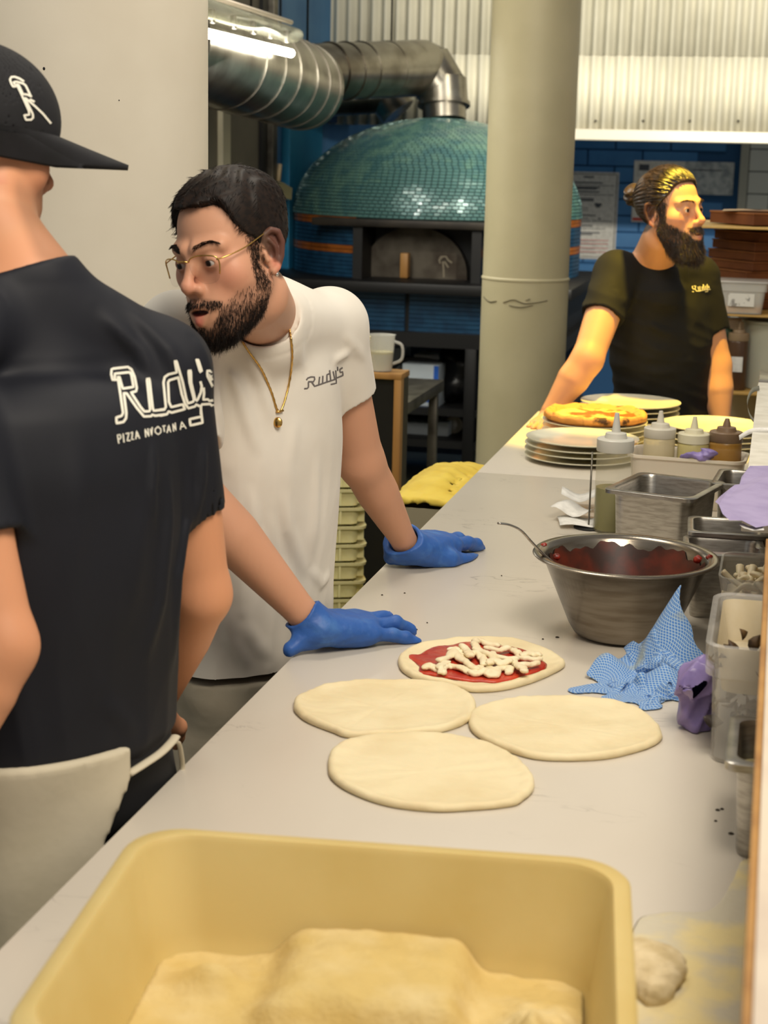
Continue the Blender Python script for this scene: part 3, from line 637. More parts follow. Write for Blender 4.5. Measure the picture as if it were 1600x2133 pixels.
for (u0, u1, lb) in ((836, 895, 'pale blue-white plastic box on the low shelf under the oven'), (898, 935, 'second pale plastic box on the low shelf by the caster')):
    crate(u0, u1, 878, yo-.6, zs2, lb, M_bluew, 'plastic_box')
def blob(name, label, cat, pts, m, seed=1, h=.012, noise=.012, k=.05):
    lo = np.min([np.array(p)-r*1.5 for p, r in pts], 0); hi = np.max([np.array(p)+r*1.5 for p, r in pts], 0)
    def fn(p):
        d = None
        for c_, r_ in pts:
            e = sph(p, c_, r_); d = e if d is None else sm(d, e, k)
        return d+noise*vnoise(p, 14/noise*.012, seed)
    return mk(name, nets(fn, lo, hi, h), m, None, True, label=label, cat=cat)
M_bag = mat('black_bag', (12, 12, 14), .3, bump=(30, .4, .01))
a = QY(945, 800, yo-.55); blob('bin_bag', 'black bag hanging under the right of the oven', 'bag', [((a[0], yo-.5, zd+.10), .10), ((a[0]+.05, yo-.5, zd+.2), .09), ((a[0]-.02, yo-.5, zd+.25), .07)], M_bag, 3)
a = QY(870, 745, yo-.5); mk('kitchen_tool', tube(catmull([QY(800, 790, yo-.6), QY(835, 752, yo-.6), QY(870, 748, yo-.6), QY(925, 757, yo-.6)], 5), .012, 8), M_black, None, label='black long-handled tool lying across the cartons under the oven', cat='utensil')
a = QY(937, 900, yo-.5); cst = thing('caster_wheel', 'grey caster wheel on the low shelf under the oven', 'wheel', (a[0], yo-.52, zs2))
mk('tyre', xf(lathe([(.025, -.014), (.045, -.014), (.05, -.008), (.05, .008), (.045, .014), (.025, .014)], 32), math.pi/2, (a[0]+.02, yo-.5, zs2+.052), axis='X'), mat('grey_rubber', (150, 142, 122), .6), cst, auto=35)
mk('hub', xf(lathe([(.004, -.017), (.024, -.016), (.024, .016), (.004, .017)], 24), math.pi/2, (a[0]+.02, yo-.5, zs2+.052), axis='X'), M_steel, cst, auto=35)
mk('fork', box((a[0]-.03, yo-.5, zs2+.06), (.02, .05, .09), .006), M_black, cst, True, auto=35)
# bin with yellow cloth beside the worktop
bc = P(985, 1050, 4.85); bn = thing('waste_bin', 'grey bin standing beside the far end of the worktop', 'bin', (-.885, 4.54, 0))
zbn = .82
bx0, bx1, by0, by1 = -.985, -.785, 4.26, 4.82
cxb, cyb = (bx0+bx1)/2, (by0+by1)/2
mk('bin_body', xf(rloft([(.075, .24, .03, 0), (.095, .275, .03, zbn), (.089, .269, .03, zbn), (.070, .235, .03, .02)]), 0, (cxb, cyb, 0)), mat('grey_bin', (150, 142, 118), .5), bn, auto=40)
def cloth_fn(p):
    q = p-np.asarray((cxb, cyb, zbn), np.float32); d = np.maximum(np.maximum(np.abs(q[:, 0])-.098, np.abs(q[:, 1])-.280), np.abs(q[:, 2]-.012-.045*np.cos(q[:, 0]*14)*np.cos(q[:, 1]*5))-.010)
    return (d+.006*vnoise(p, 32, 4)+.004*vnoise(p, 70, 5))*.8
mk('yellow_cloth', nets(cloth_fn, (bx0-.05, by0-.05, zbn-.06), (bx1+.05, by1+.05, zbn+.1), .009), mat('yellow_cloth', (226, 200, 84), .7, 0, (214, 184, 66), 8, sss=.1), None, True, label='crumpled yellow cloth spread over the grey bin', cat='cloth')
# ================================================================== things on the worktop
ZC = .9
def outline(px, z=ZC, k=8):
    p = [Q(u, v, z)[:2] for u, v in px]; n = len(p); q = np.array(p[-2:]+p+p[:3]); c = catmull(np.c_[q, np.zeros(len(q))], k)[2*k:(n+2)*k]; return c[:, :2]
def disc(ol, prof, seed=0, amp=.0015, z0=ZC, wob=.004):
    """round flat body over an outline: prof = (inset fraction, height)"""
    c = ol.mean(0); n = len(ol); loops = []; rg = np.random.default_rng(seed)
    ph = rg.uniform(0, 6.28, 6); th = np.linspace(0, 2*math.pi, n, endpoint=False)
    wv = sum(np.sin(th*k+ph[k-3])/k for k in range(3, 9))
    for s, z in prof:
        q = c+(ol-c)*(s*(1+wob*wv))[:, None] if s > .9 else c+(ol-c)*s
        zz = z + (amp*vnoise(np.c_[q, np.zeros(n)].astype(np.float32), 55, seed+3) + .6*amp*vnoise(np.c_[q, np.zeros(n)].astype(np.float32), 140, seed+4) if z > .002 else 0)
        loops.append(np.c_[q, z0+np.broadcast_to(zz, (n,))])
    return loft(loops, True, True)
M_dough = mat('raw_dough', (231, 216, 176), .62, 0, (221, 203, 160), 9, nd=5, bump=(55, .35, .004), sss=.12)
PR = [(.93, .0), (.985, .001), (1.0, .004), (.992, .0085), (.965, .0115), (.93, .0115), (.88, .0088), (.82, .0075), (.7, .007), (.55, .007), (.4, .0068), (.25, .007), (.1, .007), (.02, .007)]
doughs = [
 ([(683, 1608), (692, 1570), (740, 1546), (820, 1537), (900, 1537), (985, 1549), (1060, 1577), (1104, 1615), (1112, 1648), (1090, 1672), (1068, 1683), (990, 1691), (900, 1694), (810, 1683), (740, 1660), (696, 1634)], 'stretched raw dough base nearest the tray, lowest of the three bare bases'),
 ([(976, 1512), (988, 1486), (1050, 1468), (1130, 1461), (1220, 1462), (1300, 1474), (1352, 1500), (1377, 1530), (1376, 1548), (1340, 1566), (1270, 1583), (1190, 1588), (1110, 1584), (1040, 1562), (990, 1535)], 'stretched raw dough base at right, next to the blue cloth'),
 ([(612, 1478), (622, 1458), (680, 1435), (760, 1427), (860, 1427), (930, 1433), (975, 1452), (992, 1475), (978, 1506), (920, 1528), (830, 1537), (730, 1540), (690, 1528), (640, 1508), (618, 1492)], 'stretched raw dough base at left, below the nearer gloved hand')]
for i, (px, lb) in enumerate(doughs):
    mk('pizza_dough', disc(outline(px), PR, 10+i), M_dough, None, True, label=lb, cat='dough', group='bare dough bases')
# topped raw pizza
opx = [(831, 1392), (832, 1374), (865, 1352), (930, 1340), (1000, 1337), (1070, 1340), (1130, 1356), (1170, 1378), (1176, 1392), (1150, 1408), (1100, 1428), (1040, 1442), (980, 1444), (930, 1432), (870, 1420), (842, 1406)]
ol = outline(opx); pz = thing('raw_pizza', 'raw pizza with tomato sauce and mozzarella strips near the bowl', 'pizza', (*ol.mean(0), ZC))
mk('dough', disc(ol, PR, 20), M_dough, pz)
mpx = [(847, 1372), (850, 1365), (875, 1364), (905, 1350), (940, 1343), (975, 1336), (1030, 1342), (1050, 1346), (1095, 1356), (1125, 1375), (1133, 1388), (1128, 1402), (1085, 1412), (1040, 1421), (1000, 1422), (950, 1416), (900, 1408), (878, 1402), (872, 1388)]
mk('tomato_sauce', disc(outline(mpx, ZC+.008), [(.98, .006), (1.0, .0088), (.96, .0102), (.8, .0102), (.5, .0102), (.2, .0102), (.03, .0102)], 21, .0012, wob=.07), mat('tomato_sauce', (168, 34, 22), .28, 0, (196, 66, 38), 26, nd=6, bump=(90, .5, .003), coat=.2), pz)
M_moz = mat('mozzarella', (238, 224, 188), .45, 0, (230, 212, 172), 25, bump=(70, .3, .003), sss=.15)
cs = [[(290, 345), (340, 335), (420, 370), (480, 330), (580, 345), (690, 385), (780, 350)], [(420, 290), (500, 250), (540, 200), (590, 260), (660, 310), (740, 350)], [(620, 160), (660, 190), (690, 240)], [(520, 190), (560, 180), (600, 230), (640, 290)],
 [(680, 240), (730, 215), (800, 250), (820, 320)], [(740, 100), (735, 160), (790, 200), (860, 230), (940, 250), (1020, 270), (1090, 265)], [(760, 100), (830, 130), (930, 150)], [(840, 175), (930, 190), (1020, 175)], [(880, 230), (900, 270), (860, 310)],
 [(850, 330), (880, 370), (850, 410), (920, 410), (940, 360), (1040, 350), (1040, 385)], [(1080, 295), (1140, 330), (1220, 320), (1290, 315)], [(1130, 330), (1180, 380)], [(1060, 185), (1110, 210), (1150, 260), (1230, 270), (1310, 270)], [(1170, 235), (1240, 225), (1300, 235)], [(920, 290), (960, 310), (1040, 300)], [(700, 395), (760, 400), (830, 375)], [(470, 300), (420, 340), (440, 385)]]
for i, s in enumerate(cs):
    pp = np.array([Q(820+a/4.324, 1310+b/4.324, ZC+.0150+.0030*(i % 3)) for a, b in s]); pa = catmull(pp, 3); pa[:, 2] += .0012*np.sin(np.arange(len(pa))*1.1+i); sc = np.array((1, 1, 1.75), np.float32)
    mk('mozzarella_strip', nets(lambda p: (pline(p*sc, pa*sc, .0078)+.0022*vnoise(p, 170, i)+.0012*vnoise(p, 380, i+40))*.6, pa.min(0)-.014, pa.max(0)+.014, .0022), M_moz, pz)
# crumbs and semolina
V = []
for (u, v, s) in ((1131, 1332, .004), (1131, 1350, .003), (1161, 1328, .007), (847, 1392, .003), (1495, 1688, .006), (1504, 1686, .005), (1491, 1711, .004), (1523, 1737, .007), (843, 1236, .004), (796, 1240, .004), (199, 1866, .003), (815, 1320, .003), (868, 1312, .004), (1045, 1200, .003), (890, 1298, .003)):
    c = Q(u, v); V.append(xf(lathe([(.001, 0), (s*.6, .0006), (s*.3, .002)], 6), random.random()*3, c))
mk('crumbs', join(*V), mat('dark_crumb', (66, 58, 46), .9), None, label='scattered dark crumbs on the pale worktop', cat='crumbs', kind='stuff')
def semolina():
    pts = outline([(1318, 1930), (1380, 1905), (1480, 1895), (1530, 1830), (1552, 1790), (1620, 1800), (1640, 2000), (1620, 2160), (1480, 2180), (1330, 2180), (1290, 2100)], ZC, 6)
    return disc(pts, [(1.0, .0006), (.97, .0016), (.85, .0022), (.6, .0025), (.3, .0022), (.05, .0022)], 31, .0012, wob=.06)
M_semo = mat('semolina', (230, 212, 156), .9, 0, (206, 198, 176), 9, nd=9, mixpos=(.45, .58), bump=(120, .6, .003))
mk('semolina_dust', semolina(), M_semo, None, label='yellow semolina flour spread on the worktop beside the tray', cat='flour', kind='stuff')
a = Q(1345, 2055)
def dl(p):
    d = ell(p, (a[0], a[1]+.02, ZC+.012), (.042, .050, .022)); d = sm(d, sph(p, (a[0]+.012, a[1]-.03, ZC+.008), .016), .015); return np.maximum(d+.003*vnoise(p, 60, 2)+.0018*vnoise(p, 150, 3), ZC-p[:, 2])
mk('dough_scrap', nets(dl, a-.08, a+.08, .003), mat('floured_dough', (226, 208, 168), .85, 0, (204, 184, 140), 40, bump=(150, .5, .003)), None, True, label='lumpy floured dough scrap on the semolina right of the tray', cat='dough')

# big tray in the foreground
ZR = 1.035
fl_, fr_ = Q(288, 1716, ZR), Q(1312, 1790, ZR); dxy = (fr_-fl_)[:2]; wid = np.linalg.norm(dxy); ang = math.atan2(dxy[1], dxy[0]); tl_ = .46
ctr = (fl_+fr_)[:2]/2 + tl_/2*A(math.sin(ang), -math.cos(ang))
tr = thing('dough_tray', 'large yellow dough tray dusted with flour in the foreground', 'tray', (*ctr, ZC))
hx, hy, hh = wid/2, tl_/2, ZR-ZC
M_tray = mat('yellow_tray_plastic', (210, 188, 126), .45, 0, (202, 177, 110), 5, sss=.1, bump=(40, .08))
mk('tray_shell', xf(rloft([(hx-.045, hy-.045, .05, 0), (hx-.030, hy-.030, .06, .004), (hx-.014, hy-.014, .06, hh-.022), (hx-.002, hy-.002, .06, hh-.020), (hx, hy, .06, hh-.004), (hx-.004, hy-.004, .058, hh), (hx-.018, hy-.018, .055, hh), (hx-.022, hy-.022, .052, hh-.006), (hx-.036, hy-.036, .05, .03), (hx-.046, hy-.046, .045, .007)], 8), ang, (*ctr, ZC)), M_tray, tr, auto=50)
def flour():
    nx, ny = 110, 100; X = np.linspace(-hx+.044, hx-.044, nx); Y = np.linspace(-hy+.044, hy-.044, ny); gx, gy = np.meshgrid(X, Y, indexing='ij')
    p = np.stack([gx.ravel(), gy.ravel(), 0*gx.ravel()], 1).astype(np.float32); U = (gx/(hx-.044)+1)/2; Wd = (gy/(hy-.044)+1)/2
    n1 = vnoise(p, 22, 8).reshape(gx.shape); n2 = vnoise(p, 70, 9).reshape(gx.shape); n3 = vnoise(p, 190, 10).reshape(gx.shape)
    sg = lambda t: 1/(1+np.exp(-t))
    bank = .040*sg((U-.30+.02*n1)*45)*sg((.74-U+.02*n1)*60)*sg((Wd-.58+.02*n1)*55)
    heap = .050*np.exp(-(((U-.90)/.13)**2+((Wd-.42)/.30)**2))*(1+.25*n2+.15*n3)
    lump = .026*np.exp(-(((U-.14)/.07)**2+((Wd-.80)/.06)**2))
    lum2 = .018*np.exp(-(((U-.27)/.10)**2+((Wd-.22)/.09)**2))
    h = .012+bank+heap+lump+lum2+.002*n2+.0009*n3
    V = np.c_[gx.ravel(), gy.ravel(), h.ravel()]; i = np.arange(nx-1)[:, None]*ny+np.arange(ny-1)[None]; F = np.stack([i, i+ny, i+ny+1, i+1], -1).reshape(-1, 4)
    b = np.c_[gx.ravel(), gy.ravel(), np.full(gx.size, .008)]
    V2 = np.vstack([V, b]); F2 = [F, (F+len(V))[:, ::-1]]
    for e in (np.arange(nx)*ny, np.arange(nx)*ny+ny-1, np.arange(ny), (nx-1)*ny+np.arange(ny)): F2.append(np.stack([e[:-1], e[1:], e[1:]+len(V), e[:-1]+len(V)], 1))
    return V2, np.vstack(F2)
mk('semolina_bed', xf(flour(), ang, (*ctr, ZC)), mat('tray_semolina', (204, 178, 112), .9, 0, (214, 193, 140), 12, nd=8, bump=(140, .6, .003)), None, True, label='bed of yellow semolina lying in the foreground tray', cat='flour', kind='stuff')

# steel bowl with sauce and spoon
bc = Q(1285, 1350); bx, by = bc[0], bc[1]+.088; HB = .152
bw = thing('mixing_bowl', 'large steel bowl smeared with tomato sauce', 'bowl', (bx, by, ZC))
M_bowl = mat('bowl_steel', (146, 138, 126), .24, .95, (122, 112, 98), 10, bump=(200, .05), stretch=(1, 1, 8))
mk('bowl_shell', xf(lathe([(.03, .0), (.078, .001), (.090, .008), (.100, .024), (.152, HB-.006), (.168, HB-.003), (.171, HB), (.168, HB+.003), (.152, HB+.001), (.147, HB-.006), (.096, .028), (.085, .012), (.02, .006)], 96), 0, (bx, by, ZC)), M_bowl, bw, auto=60)
M_sauce = mat('bowl_sauce', (120, 28, 16), .3, 0, (72, 26, 16), 16, nd=6, bump=(60, .5, .004))
mk('sauce', xf(lathe([(.1065, .060), (.1095, .0655), (.09, .066), (.04, .065), (.005, .065)], 64), 0, (bx, by, ZC)), M_sauce, bw)
def film():
    n = 160; loops = []
    for t in np.linspace(0, 1, 9):
        row = []
        for a in np.arange(n)*2*math.pi/n:
            z = .06+t*(.078+.005*(math.sin(a*7+1)+.6*math.sin(a*17)+.5*math.sin(a*31+2))); r0 = .096+(z-.028)*(.147-.096)/(HB-.034)-.0022; row.append((r0*math.cos(a), r0*math.sin(a), z))
        loops.append(row)
    return loft(loops, False, False)
mk('sauce_film', xf(film(), 0, (bx, by, ZC)), mat('sauce_smear', (92, 36, 22), .34, 0, (52, 30, 22), 22, nd=7, mixpos=(.35, .6)), bw)
for i, (u, v, d, s) in enumerate(((1453, 1166, 2.99, .008), (1132, 1138, 3.06, .007), (1160, 1160, 3.03, .006), (1478, 1162, 3.0, .006))):
    c = P(u, v, d); mk('tomato_splash', nets(lambda p: sph(p, c, s)+.35*s*vnoise(p, 1.6/s, i), c-s*2, c+s*2, s/4), mat('bright_tomato', (150, 40, 24), .35, 0, (96, 28, 18), 80), bw)
sp = catmull([P(1038, 1090, 2.93), P(1060, 1093, 2.94), P(1085, 1105, 2.95), P(1110, 1132, 2.96), P(1140, 1162, 2.98), P(1185, 1196, 3.01), P(1215, 1212, 3.03)], 6)
spn = thing('metal_spoon', 'thin bent metal spoon leaning out of the steel bowl', 'spoon', sp[-1])
mk('handle', tube(sp[:32], np.linspace(.0042, .0055, 32), 10, .5), M_steel, spn)
mk('spoon_bowl', tube(sp[30:], [.006, .014, .019, .022, .019, .012, .004][:len(sp[30:])], 14, .35), M_steel, spn)

# blue checked cloth: crumpled sheet
M_cloth = mat('blue_cloth', (86, 138, 202), .8)
def checks(m):
    nt = m.node_tree; b = nt.nodes['Principled BSDF']; L = nt.links.new; tc = nt.nodes.new('ShaderNodeTexCoord'); outs = []
    for rot in (1.0, -1.0):
        mp = nt.nodes.new('ShaderNodeMapping'); mp.inputs['Rotation'].default_value = (0, 0, rot*.6); L(tc.outputs['UV'], mp.inputs[0])
        wv = nt.nodes.new('ShaderNodeTexWave'); wv.inputs['Scale'].default_value = 25; wv.inputs['Distortion'].default_value = .3; L(mp.outputs[0], wv.inputs['Vector']); outs.append(wv.outputs['Fac'])
    mu = nt.nodes.new('ShaderNodeMath'); mu.operation = 'MAXIMUM'; L(outs[0], mu.inputs[0]); L(outs[1], mu.inputs[1])
    r = nt.nodes.new('ShaderNodeValToRGB'); r.color_ramp.elements[0].position = .78; r.color_ramp.elements[1].position = .97; L(mu.outputs[0], r.inputs[0])
    mx = nt.nodes.new('ShaderNodeMix'); mx.data_type = 'RGBA'; L(r.outputs[0], mx.inputs[0]); mx.inputs[6].default_value = (*lin((70, 122, 190)), 1); mx.inputs[7].default_value = (*lin((172, 194, 210)), 1)
    n = nt.nodes.new('ShaderNodeTexNoise'); n.inputs['Scale'].default_value = 16; L(tc.outputs['Object'], n.inputs['Vector']); r2 = nt.nodes.new('ShaderNodeValToRGB'); r2.color_ramp.elements[0].position = .55; r2.color_ramp.elements[1].position = .72; L(n.outputs['Fac'], r2.inputs[0])
    m2 = nt.nodes.new('ShaderNodeMix'); m2.data_type = 'RGBA'; L(r2.outputs[0], m2.inputs[0]); L(mx.outputs[2], m2.inputs[6]); m2.inputs[7].default_value = (*lin((150, 158, 150)), 1); L(m2.outputs[2], b.inputs['Base Color'])
checks(M_cloth)
def ridged(p, s, seed, n=4):
    r = np.random.default_rng(seed); o = 0
    for i in range(n):
        k = r.normal(size=3); k = k/np.linalg.norm(k)*s*(1+.55*i); k2 = r.normal(size=3)*s*.5
        o = o+(1-np.abs(np.sin(p@k.astype(np.float32)+1.3*np.sin(p@k2.astype(np.float32)))))/(1+.5*i)
    return o/2.2
tip, b0, b1, b2, b3, b4 = P(1419, 1216, 2.80), P(1372, 1320, 2.74), Q(1330, 1400, ZC+.025), Q(1262, 1412, ZC+.022), Q(1385, 1432, ZC+.028), Q(1425, 1370, ZC+.03)
def cloth_sheet(n=66, size=.40):
    rest = size/(n-1); a, b = np.meshgrid(np.linspace(0, 1, n), np.linspace(0, 1, n), indexing='ij'); rg = np.random.default_rng(5)
    tipc = P(1419, 1217, 2.79); cL_, cR_, cF_ = Q(1222, 1402, ZC+.012), Q(1466, 1418, ZC+.015), Q(1335, 1462, ZC+.008)
    X = (1-a)[..., None]*(1-b)[..., None]*tipc+a[..., None]*(1-b)[..., None]*cL_+(1-a)[..., None]*b[..., None]*cR_+(a*b)[..., None]*cF_
    gp = np.stack([a.ravel(), b.ravel(), 0*a.ravel()], 1).astype(np.float32)
    for c_ in range(3): X[..., c_] += (.012*vnoise(gp, 9, c_+1)+.006*vnoise(gp, 22, c_+5)).reshape(n, n)
    V = np.zeros_like(X); dt = .012
    lum = [(tipc[:2], tipc[2]-ZC, .080), (Q(1262, 1402)[:2], .036, .052), (Q(1385, 1432)[:2], .040, .055), (Q(1330, 1385)[:2], .050, .055), (Q(1430, 1385)[:2], .055, .06)]
    def sup(Y):
        h = 0
        for c_, H_, r_ in lum: h = np.maximum(h, H_*np.clip(1-np.sqrt((Y[..., 0]-c_[0])**2+(Y[..., 1]-c_[1])**2)/r_, 0, 1))
        return ZC+.0025+h
    X[..., 2] = np.maximum(X[..., 2]+.02, sup(X)+.004)
    def con(A_, B_, L_, k_):
        d = B_-A_; l = np.sqrt((d*d).sum(-1, keepdims=True))+1e-9; c = d*(.5*k_*(l-L_)/l); A_ += c; B_ -= c
    for st in range(150):
        V[..., 2] -= 9.8*dt; V *= .80; Y = X+V*dt
        if st < 90: Y += rg.normal(0, .0006, Y.shape)
        for it in range(9):
            for o in (0, 1):
                con(Y[o:n-1:2], Y[o+1:n:2], rest, 1); con(Y[:, o:n-1:2], Y[:, o+1:n:2], rest, 1)
            if it % 2 == 0:
                for o in (0, 1, 2, 3): con(Y[o:n-2:4], Y[o+2:n:4], 2*rest, .45); con(Y[:, o:n-2:4], Y[:, o+2:n:4], 2*rest, .45)
                for o in range(8): con(Y[o:n-4:8], Y[o+4:n:8][:len(Y[o:n-4:8])], 4*rest, .22); con(Y[:, o:n-4:8], Y[:, o+4:n:8][:, :Y[:, o:n-4:8].shape[1]], 4*rest, .22)
                con(Y[0:n-1:2, 0:n-1:2], Y[1:n:2, 1:n:2], rest*1.414, .3); con(Y[1:n:2, 0:n-1:2], Y[0:n-1:2, 1:n:2], rest*1.414, .3)
            Y[..., 2] = np.maximum(Y[..., 2], sup(Y))
            dx = Y[..., 0]-bx; dy = Y[..., 1]-by; r_ = np.sqrt(dx*dx+dy*dy)+1e-9; R_ = .100+.40*np.clip(Y[..., 2]-ZC-.02, 0, .14)+.004; f_ = np.where(r_ < R_, R_/r_, 1.0); Y[..., 0] = bx+dx*f_; Y[..., 1] = by+dy*f_
            g0 = min(1, st/60); Y[0, 0] = tipc; Y[1, 0] = tipc+(cL_-tipc)*.02; Y[0, 1] = tipc+(cR_-tipc)*.02
            if st < 400:
                for (i_, j_), c_ in (((n-1, 0), cL_), ((0, n-1), cR_), ((n-1, n-1), cF_)): Y[i_, j_] += (c_-Y[i_, j_])*.3
        V = (Y-X)/dt; X = Y
    P_ = X.reshape(-1, 3); i_ = np.arange(n-1)[:, None]*n+np.arange(n-1)[None]; F = np.stack([i_, i_+n, i_+n+1, i_+1], -1).reshape(-1, 4)
    return P_, F, np.stack([a.ravel(), b.ravel()], 1)
cv, cf, cuv = cloth_sheet()
o = mk('checked_cloth', (cv, cf), M_cloth, None, True, label='crumpled blue and white checked cloth leaning on the steel bowl', cat='cloth')
uvl = o.data.uv_layers.new(name='UVMap'); lv = np.zeros(len(o.data.loops), np.int32); o.data.loops.foreach_get('vertex_index', lv); uvl.data.foreach_set('uv', cuv[lv].astype(np.float32).ravel())
sd_ = o.modifiers.new('thick', 'SOLIDIFY'); sd_.thickness = .0016; sd_.offset = 0
sb2 = o.modifiers.new('smooth', 'SUBSURF'); sb2.levels = 1; sb2.render_levels = 2
pg = Q(1455, 1470, ZC+.02)
def purple(p):
    d = rc(p, Q(1448, 1490, ZC+.02), P(1458, 1410, 2.52), .030, .030); d = sm(d, rc(p, P(1455, 1420, 2.5), P(1462, 1385, 2.53), .028, .016), .01); d = sm(d, rc(p, Q(1440, 1498, ZC+.01), Q(1428, 1500, ZC+.006), .016, .006), .008)
    d = d+.010-.020*ridged(p, 55, 8); return np.maximum(d*.55, (ZC+.0008)-p[:, 2])
mk('purple_glove', nets(purple, pg-A(.09, .10, .03), pg+A(.09, .10, .13), .003), mat('purple_film', (146, 130, 186), .35, 0, (120, 106, 160), 20, sss=.1), None, True, label='crumpled purple plastic glove between the cloth and the clear tub', cat='glove')

# clear and steel containers on the right
def pan(name, label, cx_, cy_, hx, hy, h, rot, m, cat='pan', z0=ZC, content=None, level=.6, lip=.012, cr=.022, th=.002, taper=.008, group=None, rim=.008):
    t = thing(name, label, cat, (cx_, cy_, z0), group)
    mk('pan_shell', xf(rloft([(hx-taper-th, hy-taper-th, cr*.8, 0), (hx-taper, hy-taper, cr, .004), (hx-.002, hy-.002, cr, h-rim-.012), (hx, hy, cr, h-rim-.002), (hx+lip, hy+lip, cr*.7, h-rim), (hx+lip, hy+lip, cr*.7, h), (hx+lip-.002, hy+lip-.002, cr*.7, h+.0015), (hx-.001, hy-.001, cr, h+.001), (hx-.004, hy-.004, cr, h-.006), (hx-taper-th-.002, hy-taper-th-.002, cr*.85, .006)], 6), rot, (cx_, cy_, z0)), m, t, auto=40)
    if content is not None:
        f = level; ww = -taper-th-.003+(taper-.002)*f
        mk('contents', xf(rloft([(hx+ww-.006, hy+ww-.006, cr*.8, .008), (hx+ww, hy+ww, cr*.8, h*f), ((hx+ww)*.6, (hy+ww)*.6, cr*.6, h*f+.006), ((hx+ww)*.2, (hy+ww)*.2, cr*.2, h*f+.004)], 6), rot, (cx_, cy_, z0)), content, t, auto=60)
    return t
# near steel pan
pf, pb = Q(1508, 1590, 1.032), Q(1513, 1489, 1.032); w6 = .176
pan('steel_pan', 'steel pan of pale grated filling half under the ledge at right', pf[0]+w6/2+.002, (pf[1]+pb[1])/2, w6/2-.012, (pb[1]-pf[1])/2-.012, 1.032-ZC, 0, M_steel, content=mat('grated_filling', (206, 196, 140), .6, 0, (230, 220, 176), 60, bump=(120, 1, .006)), level=.62, lip=.013, rim=.010)
# front clear tub
c0 = Q(1470, 1592); x0_, y0_ = c0[0], c0[1]; hx_, hy_ = .086, .145
t = thing('clear_tub', 'tall frosted clear tub with brown herb scraps beside the purple glove', 'container', (x0_+hx_, y0_+hy_, ZC)); cc = (x0_+hx_, y0_+hy_, ZC)
M_tubc = mat('frosted_tub', (216, 214, 208), .28, 0, alpha=.30, spec=.6)
mk('tub_shell', xf(rloft([(hx_-.010, hy_-.010, .02, 0), (hx_-.006, hy_-.006, .026, .004), (hx_, hy_, .026, .130), (hx_+.010, hy_+.010, .03, .136), (hx_+.012, hy_+.012, .03, .182), (hx_+.008, hy_+.008, .03, .185), (hx_+.003, hy_+.003, .03, .182), (hx_-.004, hy_-.004, .026, .135), (hx_-.010, hy_-.010, .022, .006)], 7), 0, cc), M_tubc, t, auto=40)
mk('inner_liner', xf(rloft([(hx_-.014, hy_-.014, .022, .108), (hx_-.008, hy_-.006, .024, .150), (hx_-.004, hy_-.004, .024, .178), (hx_-.010, hy_-.008, .022, .150), (hx_-.018, hy_-.018, .02, .112)], 7), 0, cc), mat('cream_liner', (226, 214, 186), .4, 0, (214, 198, 160), 14), t, auto=50)
def leafy(c, r, seed, name, par, m, n=14, flat=.35):
    V = []
    rg = np.random.default_rng(seed)
    for i in range(n):
        a = c+rg.normal(size=3)*r*.45*A(1, 1, .5); d = nrm(rg.normal(size=3)*A(1, 1, .6)); L_ = r*rg.uniform(.5, .9); s_ = nrm(np.cross(d, rg.normal(size=3))); up_ = np.cross(d, s_)
        pp = [a+d*L_*t_+up_*L_*.3*math.sin(3*t_) for t_ in np.linspace(0, 1, 5)]; wv = [.05, .28, .34, .22, .03]
        V.append(loft([[p_+s_*L_*w_, p_+up_*.0012, p_-s_*L_*w_, p_-up_*.0012] for p_, w_ in zip(pp, wv)]))
    return mk(name, join(*V), m, par, True, kind='stuff')
M_brownl = mat('wilted_herb', (62, 44, 26), .6, 0, (110, 84, 50), 50)
leafy(A(cc[0]-.045, cc[1]-.100, ZC+.152), .040, 5, 'herb_scraps', t, M_brownl, 26)
leafy(A(cc[0]-.02, cc[1]-.05, ZC+.070), .045, 6, 'herb_scraps', t, mat('pale_herb', (120, 104, 88), .5, 0, (180, 166, 150), 30), 26)
leafy(A(cc[0]-.02, cc[1]-.07, ZC+.040), .038, 9, 'herb_scraps', t, mat('dark_herb', (70, 62, 58), .5), 22)
# mozzarella tub behind
m0 = P(1497, 1222, 2.80); t = thing('mozzarella_tub', 'clear tub heaped with white mozzarella strips behind the frosted tub', 'container', (m0[0]+.09, m0[1]+.12, ZC))
mc = (m0[0]+.086, m0[1]+.105, ZC); mh = .165
mk('tub_shell', xf(rloft([(.070, .088, .02, 0), (.074, .092, .024, .004), (.082, .10, .026, mh-.03), (.088, .106, .028, mh), (.084, .102, .028, mh), (.078, .096, .024, mh-.03), (.070, .088, .02, .006)], 7), 0, mc), M_tubc, t, auto=40)
mk('mozzarella_fill', xf(rloft([(.066, .084, .02, .010), (.074, .092, .022, .110), (.05, .06, .02, .120)], 6), 0, mc), M_moz, t)
for i in range(26):
    c = A(mc[0]+RNG.uniform(-.055, .055), mc[1]+RNG.uniform(-.07, .07), ZC+.130+RNG.uniform(0, .018)); a_ = RNG.uniform(0, 3.14); L_ = RNG.uniform(.02, .035)
    pp = catmull([c+A(math.cos(a_), math.sin(a_), .2)*L_*s_+A(0, 0, .008*math.sin(s_*3+i)) for s_ in (-1, -.4, .3, 1)], 4); mk('mozzarella_strip', tube(pp, .0075, 7, .6), M_moz, t)
# squeeze bottle of oil
ob = Q(1270, 1112); squeeze('oil_bottle', 'tall squeeze bottle half full of green olive oil beside the ticket spike', A(ob[0], ob[1]+.03, ZC), .043, .232, mat('olive_oil', (92, 92, 8), .25), .46, M_capw, tip=.045, mat_body=mat('milky_bottle', (206, 198, 166), .35, alpha=.26))
